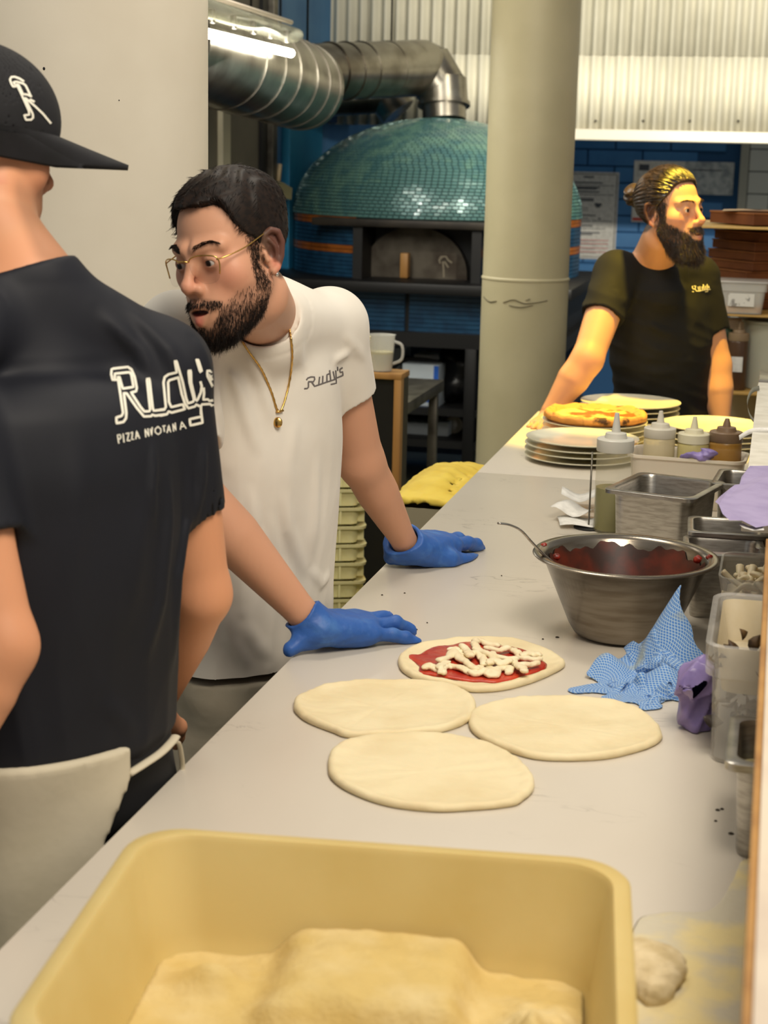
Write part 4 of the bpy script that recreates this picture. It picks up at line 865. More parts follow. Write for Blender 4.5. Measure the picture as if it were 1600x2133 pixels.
# steel pans beyond the bowl
pan('steel_pan', 'deep empty steel pan right of the oil bottle', -.205, 3.595, .090, .106, .16, math.radians(-15), M_steel, lip=.014, cr=.03)
pr_ = Q(1494, 1146, 1.03); pan('steel_pan', 'low steel pan of dark red sauce touching the bowl rim', pr_[0]+.012, pr_[1]+.035, .068, .070, .13, math.radians(4), M_steel, content=mat('beet_sauce', (84, 22, 24), .35, 0, (60, 18, 22), 20), level=.80, lip=.010)
pc_ = Q(1503, 1105, 1.05); pan('steel_pan', 'steel pan with dark inside behind the red sauce pan', pc_[0]+.012, pc_[1]+.090, .072, .068, .14, math.radians(3), M_steel, lip=.010, content=mat('dark_filling', (60, 52, 42), .6), level=.5)
pd_ = Q(1600, 1128, 1.03); pan('steel_pan', 'steel pan mostly hidden under the wooden ledge edge', pd_[0]+.055, pd_[1]+.01, .068, .075, .13, 0, M_steel, lip=.010, content=mat('dark_filling', (60, 52, 42), .6), level=.6)
pe_ = Q(1550, 1005, 1.06); pan('steel_pan', 'steel pan under the torn purple paper, right of the deep pan', pe_[0]+.035, pe_[1]+.05, .09, .085, .16, math.radians(-4), M_steel, lip=.012)
# white tub with three sauce bottles
pt = Q(1440, 955, 1.03); tx, ty = pt[0]-.01, pt[1]+.06
t = thing('white_tub', 'white plastic tub holding three squeeze bottles', 'container', (tx, ty, ZC))
mk('tub_shell', xf(rloft([(.125, .062, .025, 0), (.130, .066, .03, .004), (.142, .078, .034, .122), (.149, .085, .036, .126), (.149, .085, .036, .133), (.142, .079, .032, .133), (.137, .073, .03, .122), (.126, .062, .026, .006)], 7), math.radians(-3), (tx, ty, ZC)), mat('white_tub_plastic', (212, 202, 184), .4, sss=.1), t, auto=40)
for u, liq, bd, cp, lb, r_ in ((1372, (206, 190, 140), (214, 200, 164), (206, 200, 184), 'leftmost of the three squeeze bottles in the white tub, pale sauce', .040), (1443, (196, 182, 96), (206, 194, 132), (210, 204, 176), 'middle squeeze bottle in the white tub, yellowish sauce', .040), (1510, (150, 104, 34), (166, 122, 52), (120, 98, 76), 'amber squeeze bottle with a brown cap in the white tub', .041)):
    c = QY(u, 950, ty); squeeze('sauce_bottle', lb, A(c[0], ty, ZC+.007), r_, .195 if u != 1443 else .185, mat('liq%d' % u, liq, .3), .6, mat('cap%d' % u, cp, .4), group='squeeze bottles in the white tub', tip=.03 if u != 1510 else .02, mat_body=mat('body%d' % u, bd, .35, alpha=.75))
FS0, FS1 = A(*QY(1418, 964, ty-.080)), A(*QY(1478, 944, ty-.078)); FS0[2] = max(FS0[2], ZC+.139); FS1[2] = max(FS1[2], ZC+.143)
mk('film_scrap', nets(lambda p: np.maximum(rc(p, FS0, FS1, .010, .016)+.010-.018*ridged(p, 60, 4), -1)*.6, (FS0+FS1)/2-.08, (FS0+FS1)/2+.08, .003), mat('purple_film', (146, 130, 186), .35), None, True, label='scrap of purple film caught on the rim of the white tub', cat='film')
# ticket spike
sk = Q(1226, 1100); t = thing('ticket_spike', 'thin ticket spike standing among paper slips', 'spike', (sk[0], sk[1], ZC))
mk('spike_wire', tube([A(sk[0], sk[1], ZC+.004), A(sk[0], sk[1], ZC+.185)], .0022, 8), M_dsteel, t); mk('spike_base', xf(lathe([(.035, 0), (.036, .003), (.006, .006)], 24), 0, (sk[0], sk[1], ZC)), M_black, t, auto=40)
for i, (du_, dv_, rt, lb) in enumerate(((-32, -14, .2, 'lowest paper slip of the pile at the ticket spike'), (-38, -26, -.25, 'middle paper slip of the pile at the ticket spike'), (-28, -48, .1, 'top curled paper slip of the pile at the ticket spike'))):
    c = Q(1226+du_, 1100+dv_, ZC+.008); n = 7; z_ = ZC+.0078+i*.010; W_, L_ = .045, .05
    l0 = [[(-W_+2*W_*k/(n-1), s_*L_, .010*math.sin(k*.9+i)*(1 if i else .3)+h_ + (.008 if i else .001)) for k in range(n)]+[(W_-2*W_*k/(n-1), s_*L_, .010*math.sin((n-1-k)*.9+i)*(1 if i else .3)+h_+.0006+(.008 if i else .001)) for k in range(n)] for s_, h_ in ((-1, 0), (0, .003), (1, 0))]
    mk('paper_slip', xf(loft(l0), rt, (c[0]+.01, c[1], z_)), M_paper, None, True, label=lb, cat='paper', group='paper slips at the ticket spike')
# papers on the ledge
lp = [(1490, 1042), (1500, 1028), (1520, 1018), (1531, 1008), (1541, 1004), (1545, 988), (1556, 978), (1562, 972), (1582, 968), (1640, 972), (1650, 1095), (1600, 1090), (1575, 1097), (1545, 1088), (1520, 1084), (1505, 1074), (1497, 1056)]
mk('torn_paper', loft([[Q(u, v, ZL+.004+h) + A(0, 0, .006*math.sin(u*.06)*math.sin(v*.09)) for u, v in lp] for h in (0, .0015)]), mat('lilac_paper', (166, 154, 190), .75, 0, (154, 142, 180), 20), None, False, label='torn lilac paper sticking out over the ledge at right', cat='paper')
lp2 = [(1536, 1091), (1548, 1090), (1560, 1096), (1590, 1096), (1592, 1104), (1568, 1105), (1550, 1100)]
mk('torn_paper', loft([[Q(u, v, ZL-.002+h) for u, v in lp2] for h in (0, .0012)]), M_paper, None, False, label='small torn white paper edge under the lilac paper', cat='paper')
def strip(pts, wv, lb, m):
    c = catmull([P(*p_) for p_ in pts], 5); T = np.gradient(c, axis=0); s_ = nrm(AU*.8+AF*.4); L_ = []
    for p_ in c: L_.append([p_-s_*wv, p_+s_*wv, p_+s_*wv+AF*.0012, p_-s_*wv+AF*.0012])
    mk('paper_strip', loft(L_), m, None, True, label=lb, cat='paper')
yq = Q(1575, 898, ZL)[1]
def zc_at(u, v): q = Q(u, v, ZL+.004)-CAM; return q@AF
d_ = zc_at(1580, 896); strip([(1540, 912, d_-.01), (1556, 902, d_), (1575, 896, d_-.002), (1610, 896, d_-.002)], .006, 'thin pale strip of paper curling over the white board', M_paper)
d_ = zc_at(1582, 812); strip([(1582, 808, d_), (1566, 815, d_-.02), (1557, 838, d_-.05), (1562, 864, d_-.08), (1574, 880, d_-.10)], .007, 'curled grey strap looping off the white board', mat('grey_strap', (120, 118, 104), .5))

# plates and cooked pizza
M_plate = mat('white_plate', (222, 218, 196), .14, spec=.6)
PPR = [(.06, 0), (.095, .0005), (.10, .004), (.125, .007), (.158, .0125), (.165, .0155), (.165, .0175), (.157, .0165), (.125, .0105), (.10, .0075), (.05, .0065), (.005, .0065)]
pme = mesh('plate', *lathe(PPR, 72)); pme.materials.append(M_plate); sharp(pme, 50)
def plates(x_, y_, n, where, rim_names=('bottom', 'second', 'third', 'fourth', 'fifth'), s=1.0):
    for i in range(n):
        o = inst('plate', pme, Matrix.Translation((x_+random.uniform(-.004, .004), y_+random.uniform(-.004, .004), ZC+i*.0172)) @ Matrix.Scale(s, 4)); nm = 'top' if i == n-1 else rim_names[i]
        tag(o, f'white plate, {nm} of {where}', 'plate', 'stacked plates')
    return ZC+n*.0172
s1 = Q(1216, 952); plates(s1[0], 4.72, 4, 'the nearest stack, next to the oil bottle')
x2 = QY(1238, 900, 5.06)[0]; z2 = plates(x2, 5.06, 4, 'the stack carrying the cooked pizza')
x3 = QY(1312, 860, 5.40)[0]; plates(x3, 5.40, 5, "the stack just in front of the bearded man's waist")
x4 = QY(1490, 880, 5.12)[0]; plates(x4, 5.12, 4, 'the stack behind the amber sauce bottle')
pz2 = thing('cooked_pizza', 'cooked pizza with a charred crust on a stack of plates', 'pizza', (x2, 5.06, z2))
th = np.linspace(0, 2*math.pi, 120, endpoint=False); olp = np.c_[x2+.162*np.cos(th), 5.06+.162*np.sin(th)]
mk('crust', disc(olp, [(.6, .0), (.9, .001), (1.0, .010), (.995, .022), (.95, .030), (.88, .027), (.82, .015), (.7, .010), (.3, .010), (.03, .010)], 41, .004, z2-.001, .03), mat('baked_crust', (214, 146, 70), .7, 0, (74, 44, 20), 24, nd=6, mixpos=(.56, .66), bump=(60, .6, .006)), pz2)
mk('topping', disc(olp, [(.83, .012), (.80, .016), (.6, .015), (.3, .016), (.03, .016)], 42, .004, z2, .05), mat('melted_topping', (214, 88, 36), .4, 0, (240, 196, 104), 18, nd=5, mixpos=(.46, .56), bump=(50, .6, .006)), pz2)
# ================================================================== people
M_skin = mat('skin', (200, 150, 120), .5, attr=True, sss=.10, bump=(220, .06, .002), spec=.35)
def L3(c): return np.array(lin(c))
class Head:
    """head in its own frame: x = person's right, y = forward, z = up"""
    def __init__(s, R, t, k=1.0, mouth=.0, ears=(1, -1), slim=1.0, lid=.0052):
        s.lid = lid
        s.R = np.asarray(R, np.float32); s.t = np.asarray(t, np.float32); s.k = k; s.mouth = mouth; s.ears = ears; s.slim = slim
    def loc(s, p): return ((p-s.t)@s.R/s.k).astype(np.float32)
    def wld(s, q): return (np.asarray(q, float)*s.k)@s.R.T.astype(float)+s.t
    def dirw(s, q): return np.asarray(q, float)@s.R.T.astype(float)
    def cran(s, q, e=0.0): return ell(q, (0, -.014, .040), (.0755+e, .096+e, .080+e))
    def sdf_local(s, q):
        qa = q.copy(); qa[:, 0] = np.abs(qa[:, 0])
        d = s.cran(q)
        d = sm(d, ell(q, (0, .026, -.034), (.064*s.slim, .064, .084)), .03)
        d = sm(d, rc(qa, (.052, .004, -.050), (.026, .062, -.104), .019, .019), .025)
        d = sm(d, sph(q, (0, .072, -.110), .021), .022)
        d = sm(d, sph(qa, (.045, .052, -.022), .022), .022)
        d = sm(d, rc(qa, (.012, .086, .021), (.046, .068, .023), .011, .009), .014)
        d = ssub(d, sph(qa, (.031, .106, -.002), .0175), .014)
        d = sm(d, sph(qa, (.031, .0755, 0), .0142), .006)
        d = ssub(d, ell(qa, (.031, .0925, -.0056+.88*s.lid), (.0135, .013, s.lid)), .002)
        d = sm(d, rc(q, (0, .085, .016), (0, .109, -.028), .0065, .0085), .012)
        d = sm(d, sph(q, (0, .1105, -.0325), .0098), .008)
        d = sm(d, sph(qa, (.0118, .099, -.037), .0078), .007)
        d = ssub(d, sph(qa, (.006, .106, -.0445), .0034), .003)
        d = sm(d, ell(q, (0, .070, -.070), (.034, .029, .034)), .022)
        mo = s.mouth
        d = sm(d, rc(qa, (.0235, .0850, -.069), (.004, .0985, -.0635), .0038, .0062), .006)
        d = sm(d, rc(qa, (.0215, .0850, -.071-mo*.3), (0, .0975, -.0805-mo), .0042, .0088), .006)
        d = ssub(d, ell(q, (0, .1025, -.0712-mo*.45), (.0195, .016, .0012+mo*.50)), .002)
        for e in s.ears:
            w = np.c_[q[:, 0]*e, q[:, 1], q[:, 2]].astype(np.float32)
            # ear plane leans outwards at the back
            ca, sa = math.cos(.45), math.sin(.45); o = np.array((.0700, .004, -.004), np.float32); v = w-o
            y = -v[:, 1]; ex = v[:, 0]*ca-y*sa; ey = v[:, 0]*sa+y*ca; E = np.c_[ex, ey, v[:, 2]].astype(np.float32)  # ex out of the ear plane, ey backwards
            hx = [(.002, .002, .010), (.004, .006, .026), (.005, .018, .0325), (.006, .029, .027), (.006, .0325, .010), (.005, .0275, -.010), (.004, .017, -.026), (.003, .010, -.031)]
            d2 = pline(E, hx, [.004, .0045, .0048, .005, .005, .0048, .006, .0062]); d2 = sm(d2, ell(E, (.000, .015, 0), (.0045, .017, .029)), .004)
            d2 = sm(d2, pline(E, [(.005, .012, .018), (.006, .020, .006), (.005, .017, -.012)], .0035), .003)
            d2 = sm(d2, rc(E, (.004, .002, -.004), (.004, .003, -.012), .0045, .004), .004)
            d2 = ssub(d2, ell(E, (.007, .011, -.003), (.006, .0065, .009)), .003)
            d = sm(d, d2, .006)
        return d
    def __call__(s, p): return s.sdf_local(s.loc(p))*s.k
def smooth01(x, a, b): t = np.clip((x-a)/(b-a), 0, 1); return t*t*(3-2*t)

def skincol(V, head, base, lip, red, beardmask=None, beardcol=None, hairmask=None, haircol=None):
    q = head.loc(V.astype(np.float32)); qa = q.copy(); qa[:, 0] = np.abs(qa[:, 0]); n = len(V)
    col = np.repeat(L3(base)[None], n, 0)
    def mixin(f, c):
        nonlocal col
        f = np.clip(f, 0, 1)[:, None]; col = col*(1-f)+L3(c)[None]*f
    mixin(.3*np.exp(-(sph(q, (0, .112, -.034), .0)/.022)**2), red)                 # nose
    mixin(.35*np.exp(-(sph(qa, (.048, .066, -.028), 0)/.026)**2), red)             # cheeks
    mixin(.7*smooth01(qa[:, 0], .066, .074)*smooth01(-q[:, 1], -.004, .012)*(q[:, 2] > -.05)*(q[:, 2] < .05), red)
    mixin(.35*np.exp(-(sph(qa, (.031, .088, -.012), 0)/.012)**2), (150, 96, 84))   # under the eyes
    if beardmask is not None: mixin(beardmask(q), beardcol)
    if hairmask is not None: mixin(hairmask(q), haircol)
    mo = head.mouth
    dl = np.minimum(rc(qa, (.0215, .0865, -.069), (.004, .099, -.0640), .0028, .0050), rc(qa, (.0205, .086, -.071-mo*.3), (0, .098, -.0805-mo), .0038, .0082))
    mixin(smooth01(-dl, -.0016, .0006)*.9, lip)
    if mo > 0: mixin(smooth01(-ell(q, (0, .0985, -.0712-mo*.45), (.0185, .013, .0004+mo*.5)), -.001, .0008), (62, 20, 18))
    return col
def eyeballs(head, par, iris):
    for e in (1, -1):
        c = head.wld((.031*e, .0755, 0)); V, F = xf(lathe([(max(.0001, .0124*math.sin(t)), .0124*math.cos(t)) for t in np.linspace(0.02, math.pi-.02, 22)], 24), 0, (0, 0, 0), head.k)
        fwd = nrm(head.dirw(iris)); up_ = nrm(np.cross(np.cross(fwd, A(0, 0, 1)), fwd)); sd = np.cross(up_, fwd); V = V@np.stack([sd, up_, fwd])+c
        ob = mk('eye', (V, F), mat('eye', (230, 224, 216), .35, attr=True, spec=.2), par)
        a = np.arccos(np.clip((V-c)@fwd/np.linalg.norm(V-c, axis=1), -1, 1)); col = np.where((a < .56)[:, None], L3((44, 32, 28)), L3((206, 196, 188))); col = np.where((a < .24)[:, None], L3((10, 8, 8)), col); setcol(ob, col)
class Torso:
    """elliptic trunk from hips (s=0) to shoulder line (s=1)"""
    def __init__(s, hip, sh_l, sh_r, prof):
        mid = (np.asarray(sh_l)+np.asarray(sh_r))/2; s.o = np.asarray(hip, float); s.z = nrm(mid-s.o); s.len = np.linalg.norm(mid-s.o)
        x = np.asarray(sh_l)-np.asarray(sh_r); x = nrm(x-s.z*(x@s.z)); s.x = x; s.y = np.cross(x, s.z); pr = np.array(prof, float); tg = np.linspace(pr[0, 0], pr[-1, 0], 240); kw = np.exp(-np.linspace(-2, 2, 31)**2); kw /= kw.sum(); cols = [tg]
        for c_ in range(1, pr.shape[1]): y_ = np.interp(tg, pr[:, 0], pr[:, c_]); cols.append(np.convolve(np.pad(y_, 15, mode='edge'), kw, 'valid'))
        s.prof = np.stack(cols, 1)   # y = forward
        s.M = np.stack([s.x, s.y, s.z], 1).astype(np.float32)
    def loc(s, p): return (p-s.o.astype(np.float32))@s.M
    def wld(s, q): return np.asarray(q, float)@s.M.T.astype(float)+s.o
    def __call__(s, p, e=0.0, zlo=-.2, zhi=1.05):
        q = s.loc(p); t = q[:, 2]/s.len; pr = s.prof
        a = np.interp(t, pr[:, 0], pr[:, 1])+e; b = np.interp(t, pr[:, 0], pr[:, 2])+e; yo_ = np.interp(t, pr[:, 0], pr[:, 3]) if pr.shape[1] > 3 else 0
        x = np.abs(q[:, 0])/a; y = np.abs(q[:, 1]-yo_)/b; k = (x**2.3+y**2.3)**(1/2.3)
        d = (k-1)*np.minimum(a, b)
        r = .05; dz = np.maximum(q[:, 2]-(zhi*s.len+e), (zlo*s.len-e)-q[:, 2])
        return sm(np.maximum(d, dz-r), np.maximum(d, dz), .001) if False else np.where((d > -r) & (dz > -r), np.sqrt(np.maximum(d+r, 0)**2+np.maximum(dz+r, 0)**2)-r, np.maximum(d, dz))
def limb(p, j, r): return pline(p, j, r)
def sleeve(p, a, b, f, r1, r2, c, n): return np.maximum(rc(p, a, a+(b-a)*f, r1, r2), (p-np.asarray(c, np.float32))@np.asarray(n, np.float32))
def hit(fn, u, v, d0, d1):
    r_ = (u-CX)/FPX*AR+(CY-v)/FPX*AU+AF; ts = np.linspace(d0, d1, 500); pp = (CAM+r_*ts[:, None]).astype(np.float32); d = fn(pp); i = int(np.argmax(d < 0))
    if d[i] >= 0: i = int(np.argmin(d))
    return CAM+r_*ts[i]
def fold_list(fn, L_, d0, d1): return [([hit(fn, u, v, d0, d1) for u, v in pts], w_, a_) for pts, w_, a_ in L_]
def folds(p, fl):
    o = 0
    for pts, w_, amp in fl:
        d = pline(p, pts, 0.0); e_ = np.minimum(sph(p, pts[0], 0), sph(p, pts[-1], 0)); L_ = np.linalg.norm(np.asarray(pts[0])-np.asarray(pts[-1])); o = o+amp*np.exp(-(d/w_)**2)*smooth01(e_, 0, L_*.42)
    return o

# ---- a hand: local x = fingers, y = towards the thumb, z = back of the hand
def hand_fn(o, ax, ay, az, k, bend, spread=1.0, thumb=None, rad=1.0, palm=.0125):
    M = np.stack([ax, ay, az], 1).astype(np.float32); o = np.asarray(o, np.float32); fs = []
    base = [(.088, .030, .0), (.093, .0095, .003), (.088, -.0105, .002), (.078, -.029, -.002)]; ln = [(.042, .026, .022), (.046, .030, .023), (.042, .028, .022), (.033, .021, .020)]; rr = [.0092, .0095, .009, .0080]
    for i in range(4):
        a = np.array(base[i], float); pts = [a.copy()]; ang = 0; yaw = (.06, .01, -.05, -.13)[i]*spread
        for l_, b_ in zip(ln[i], bend[i]):
            ang += b_; a = a+l_*np.array((math.cos(ang)*math.cos(yaw), math.sin(yaw)*math.cos(ang), -math.sin(ang))); pts.append(a.copy())
        fs.append((pts, rr[i]*rad))
    th_ = thumb or [(.022, .026, -.006), (.048, .050, -.012), (.078, .058, -.014), (.104, .058, -.016)]
    def fn(p):
        q = (p-o)@M/k
        d = None
        for i in range(4):
            e = rc(q, (.0, (.018, .006, -.006, -.018)[i], 0), base[i], palm*1.25, palm); d = e if d is None else sm(d, e, .014)
        d = sm(d, rc(q, (.03, -.016, -.010), (.065, -.020, -.010), .011, .011), .016)
        d = sm(d, rc(q, th_[0], th_[1], .015, .0135), .018)
        f = pline(q, th_[1:], [.0125, .0105, .0088]); f = np.minimum(f, 1)
        d = sm(d, f, .008)
        for pts, r_ in fs:
            f = pline(q, pts, [r_*1.12, r_*1.02, r_*.95, r_*.82])
            for kn in pts[1:3]: f = sm(f, sph(q, kn+np.array((0, 0, .0015)), r_*1.02), .004)
            d = sm(d, f, .0035)
        return d*k
    fn.tips = [np.array(o, float)+k*(M.astype(float)@pts[-1]) for pts, _ in fs]
    return fn
def seg_hair(roots, dirs, length, K=5, curl=.3, nrmls=None):
    t = np.linspace(0, 1, K)[None, :, None]; jit = RNG.normal(0, curl, (len(roots), 1, 3))
    return roots[:, None]+(dirs[:, None]*t+jit*t**2*.5)*length[:, None, None]

# =============================================================== man in white
def man_white():
    R = np.array([[-0.9028, -0.3884, -0.1846], [0.4093, -0.9077, -0.0921], [-0.1317, -0.1587, 0.9785]]); t = A(-.8790, 2.5925, 1.5965)
    H = Head(R, t, 1.05, mouth=.007, lid=.0046)
    hip = P(512, 1420, 3.22); shl = P(688, 678, 3.14); shr = P(372, 692, 2.86)
    T = Torso(hip, shl, shr, [(-.5, .185, .135, 0), (0, .182, .13, 0), (.25, .176, .125, .0), (.5, .180, .125, .005), (.72, .186, .122, .005), (.88, .180, .105, 0), (1.0, .150, .080, -.01), (1.1, .09, .06, -.01)])
    neck0 = P(545, 650, 2.93); necka = H.wld((0, -.036, -.075)); 
    WR, WL = Q(656, 1306, ZC+.042), Q(848, 1138, ZC+.046)
    el_l, wr_l = P(752, 962, 3.30), WL; el_r, wr_r = P(392, 1012, 2.80), WR
    def armL(p, e=0): return sm(limb(p, [shl, shl*.5+el_l*.5, el_l], [.062+e, .050+e, .046+e]), pline(p, [el_l, el_l*.65+wr_l*.35, wr_l*.85+el_l*.15, wr_l], [.045+e, .044+e, .029+e, .028+e]), .02)
    def armR(p, e=0): return sm(limb(p, [shr, shr*.5+el_r*.5, el_r], [.062+e, .052+e, .046+e]), pline(p, [el_r, el_r*.65+wr_r*.35, wr_r*.85+el_r*.15, wr_r], [.046+e, .048+e, .030+e, .028+e]), .02)
    def neck(p): return sm(rc(p, necka, neck0, .056, .062), rc(p, H.wld((-.030, .02, -.085)), neck0+A(.01, -.05, -.02), .020, .022), .03)
    body_lo = lambda p: sm(sm(sm(T(p, -.014, .12, .98), armL(p), .03), armR(p), .03), neck(p), .04)
    full = lambda p: sm(sm(H(p), neck(p), .018), T(p, -.012, .5, .98), .03)
    root = thing('person', 'man in a white t-shirt and gold glasses leaning on the worktop with blue gloves', 'person', (hip[0], hip[1], 0))
    V1, F1 = nets(full, H.t-A(.17, .17, .19), H.t+A(.20, .22, .17), .0024)
    V2, F2 = nets(body_lo, A(-1.25, 2.55, .45), A(-.55, 3.75, 1.50), .006)
    # legs under the apron, standing on the floor
    legs = []
    V, F = cat2((V1, F1), (V2, F2))
    # beard / hair masks
    def sideb(q):
        ax = np.abs(q[:, 0]); return smooth01(ax, .050, .058)*smooth01(q[:, 1], .004, .012)*smooth01(-q[:, 1], -.034, -.024)*smooth01(q[:, 2], -.06, -.05)*smooth01(-q[:, 2], -.05, -.02)
    def beard(q, soft=.008):
        ax = np.abs(q[:, 0]); line = -.030-.45*np.clip(q[:, 1]-.012, 0, 1)-.35*np.clip(.058-ax, 0, 1)
        jaw = smooth01(line-q[:, 2], -soft, soft)*smooth01(q[:, 1], -.004, .008)*smooth01(q[:, 2], -.16, -.15)
        mouth = np.sqrt((ax/.030)**2+((q[:, 2]+.074)/.020)**2); jaw = jaw*np.where(q[:, 1] > .07, smooth01(mouth, .95, 1.2), 1)
        mz = q[:, 2]+.0565+.35*np.clip(ax-.010, 0, 1); must = smooth01(.038-ax, -.004, .004)*smooth01(.0062-np.abs(mz), -.0015, .002)*(q[:, 1] > .062)
        jaw = jaw*(1-.9*np.exp(-((ax-.012)/.010)**2-((q[:, 2]+.094)/.006)**2)*(q[:, 1] > .07))
        return np.clip(np.maximum(np.maximum(jaw, must), sideb(q)), 0, 1)
    def hairline(q):
        ax = np.abs(q[:, 0]); y = q[:, 1]
        z0 = np.interp(y, [-.12, -.05, -.012, .012, .030, .045, .055, .085, .12], [-.06, -.055, -.03, .018, .030, .052, .080, .088, .088])
        z0 = z0+.012*np.exp(-((ax-.048)/.014)**2)*smooth01(y, .03, .06)
        return smooth01(q[:, 2]-z0, -.004, .006)
    body = mk('body', (V, F), M_skin, root)
    setcol(body, skincol(V, H, (204, 152, 122), (172, 78, 72), (222, 132, 112), lambda q: .68*beard(q)*(.55+.45*smooth01(-q[:, 2], .06, .09)), (58, 40, 31), lambda q: .85*hairline(q), (34, 25, 21)))
    eyeballs(H, root, (.12, 1, -.12))
    # hair: cap volume plus strands
    M_hair = mat('dark_brown_hair', (22, 16, 13), .55, 0, (36, 25, 18), 120, spec=.25)
    def hv(p):
        q = H.loc(p); th_ = .004+.010*smooth01(q[:, 2], .03, .10)
        d = H.cran(q)-th_; z0 = np.interp(q[:, 1], [-.12, -.05, -.012, .012, .030, .045, .055, .085, .12], [-.06, -.055, -.03, .018, .030, .052, .080, .088, .088])+.012*np.exp(-((np.abs(q[:, 0])-.048)/.014)**2)*smooth01(q[:, 1], .03, .06)
        z0 = z0+.004*vnoise(q, 110, 3)
        d = d+.0016*np.sin(q[:, 0]*260+3*np.sin(q[:, 1]*60))*smooth01(q[:, 2], .02, .08)
        return np.maximum(d, (z0-q[:, 2])*.8)*H.k
    HV, HF = nets(hv, H.t-A(.15, .15, .10), H.t+A(.15, .15, .17), .0025)
    hair = mk('hair', (HV, HF), M_hair, root)
    rt, nn = sample(HV, HF, 5200, lambda c: (hv(c.astype(np.float32)) < .003)*1.0*(H.loc(c.astype(np.float32))[:, 2] > -.05))
    q = H.loc(rt.astype(np.float32)); fwd = H.dirw((0, 1, 0)); dn = H.dirw((0, 0, -1))
    swirl = np.where((q[:, 1] > -.02)[:, None], fwd[None]*(.8-1.0*smooth01(q[:, 1], .02, .075))[:, None]+dn[None]*.30, dn[None]*.9-fwd[None]*.2)+H.dirw((1, 0, 0))[None]*np.sign(q[:, :1])*.18
    dr_ = swirl-nn*(swirl*nn).sum(1, keepdims=True)+nn*.10; dr_ /= np.linalg.norm(dr_, axis=1)[:, None]
    mk('hair_strands', strands(seg_hair(rt-nn*.002, dr_, RNG.uniform(.010, .020, len(rt))*(1-.5*smooth01(q[:, 1], .05, .08)), 5, .10), .0006), M_hair, hair, kind='stuff')
    rb, nb2 = sample(V1, F1, 7000, lambda c: (lambda q: beard(q)*(.25+.75*smooth01(-q[:, 2], .055, .09)+.9*sideb(q)+1.5*((q[:, 1] > .08) & (q[:, 2] > -.066))))(H.loc(c.astype(np.float32)))*(np.abs(H(c.astype(np.float32))) < .004))
    g = H.dirw((0, .35, -1))[None]; db = g-nb2*(g*nb2).sum(1, keepdims=True)+nb2*.5; db /= np.linalg.norm(db, axis=1)[:, None]
    qb = H.loc(rb.astype(np.float32)); lb_ = RNG.uniform(.005, .011, len(rb))*(1+.9*smooth01(-qb[:, 2], .085, .12))
    mk('beard', strands(seg_hair(rb-nb2*.001, db, lb_, 4, .35), .00042), M_hair, root, kind='stuff')
    for e in (1, -1):
        n = 300; tt = RNG.random(n); x = (.013+.036*tt)*e; z = .0215+.009*np.sin(tt*2.4)+RNG.uniform(-.0038, .0038, n)*(1.15-tt); pts = np.c_[x, np.full(n, .12), z]
        yb_ = np.linspace(.12, .04, 60); gr = np.repeat(pts[:, None], 60, 1); gr[:, :, 1] = yb_; val = H.sdf_local(gr.reshape(-1, 3).astype(np.float32)).reshape(n, 60); hit = np.argmax(val < .0005, 1); pts[:, 1] = yb_[hit]; ok = hit > 0; pts = pts[ok]; tt = tt[ok]; n = len(pts)
        W = H.wld(pts); d = H.dirw(np.c_[e*np.ones(n)*.9, np.full(n, .35), .5-tt*.9]); d /= np.linalg.norm(d, axis=1)[:, None]
        mk('eyebrow', strands(seg_hair(W, d, RNG.uniform(.005, .009, n), 4, .15), .00036), M_hair, root, kind='stuff')
    # glasses
    M_gold = mat('gold', (214, 172, 96), .22, 1.0); M_lens = mat('lens', (20, 20, 22), .03, 0, alpha=.05, spec=.8)
    gl = mk('glasses', tube([H.wld(p) for p in catmull([(.0105, .108, .006), (.005, .113, .0085), (-.005, .113, .0085), (-.0105, .108, .006)], 4)], .0012*H.k, 8), M_gold, root, label='thin gold wire glasses frame')
    for e in (1, -1):
        sh_ = [(.0105, .107, .006), (.020, .107, .0125), (.036, .103, .0135), (.053, .092, .0085), (.056, .089, -.004), (.050, .092, -.026), (.034, .099, -.0305), (.020, .104, -.023), (.012, .107, -.010)]
        lp_ = catmull([sh_[-1]]+sh_+sh_[:2], 5)[5:-5]; lp_ = lp_[:len(sh_)*5]; lw = np.array([H.wld((x*e, y, z)) for x, y, z in lp_])
        rim = np.vstack([lw, lw[:1]]); mk('rim', tube(rim[:24], .0012, 7), M_gold, gl); mk('lower_rim', tube(rim[23:], .0006, 6), M_lens, gl)
        off = H.dirw((0, -.0012, 0)); mk('lens', loft([lw, lw+off]), M_lens, gl, False)
        mk('temple_arm', tube([H.wld((x*e, y, z)) for x, y, z in catmull([(.054, .092, .004), (.064, .078, .006), (.073, .045, .012), (.0775, .012, .022), (.078, -.004, .026)], 5)], .0012, 7), M_gold, gl)
    c = H.wld((-.0765, -.010, -.041)); mk('ear_stud', nets(lambda p: sph(p, c, .0042), c-.01, c+.01, .0012), mat('silver', (220, 216, 210), .15, 1), root)
    # t-shirt
    M_tee = mat('white_cotton', (226, 220, 208), .85, 0, (214, 206, 192), 4, bump=(900, .06, .001), sheen=.2)
    cut_l = (P(770, 822, 3.2), nrm(el_l-shl+A(0, 0, .02))); ced = nrm(el_r-shr); cut_r = (shr+ced*.20, ced)
    cen = P(545, 648, 2.90); cn = nrm(neck0-necka+A(.0, -.0, -.02))
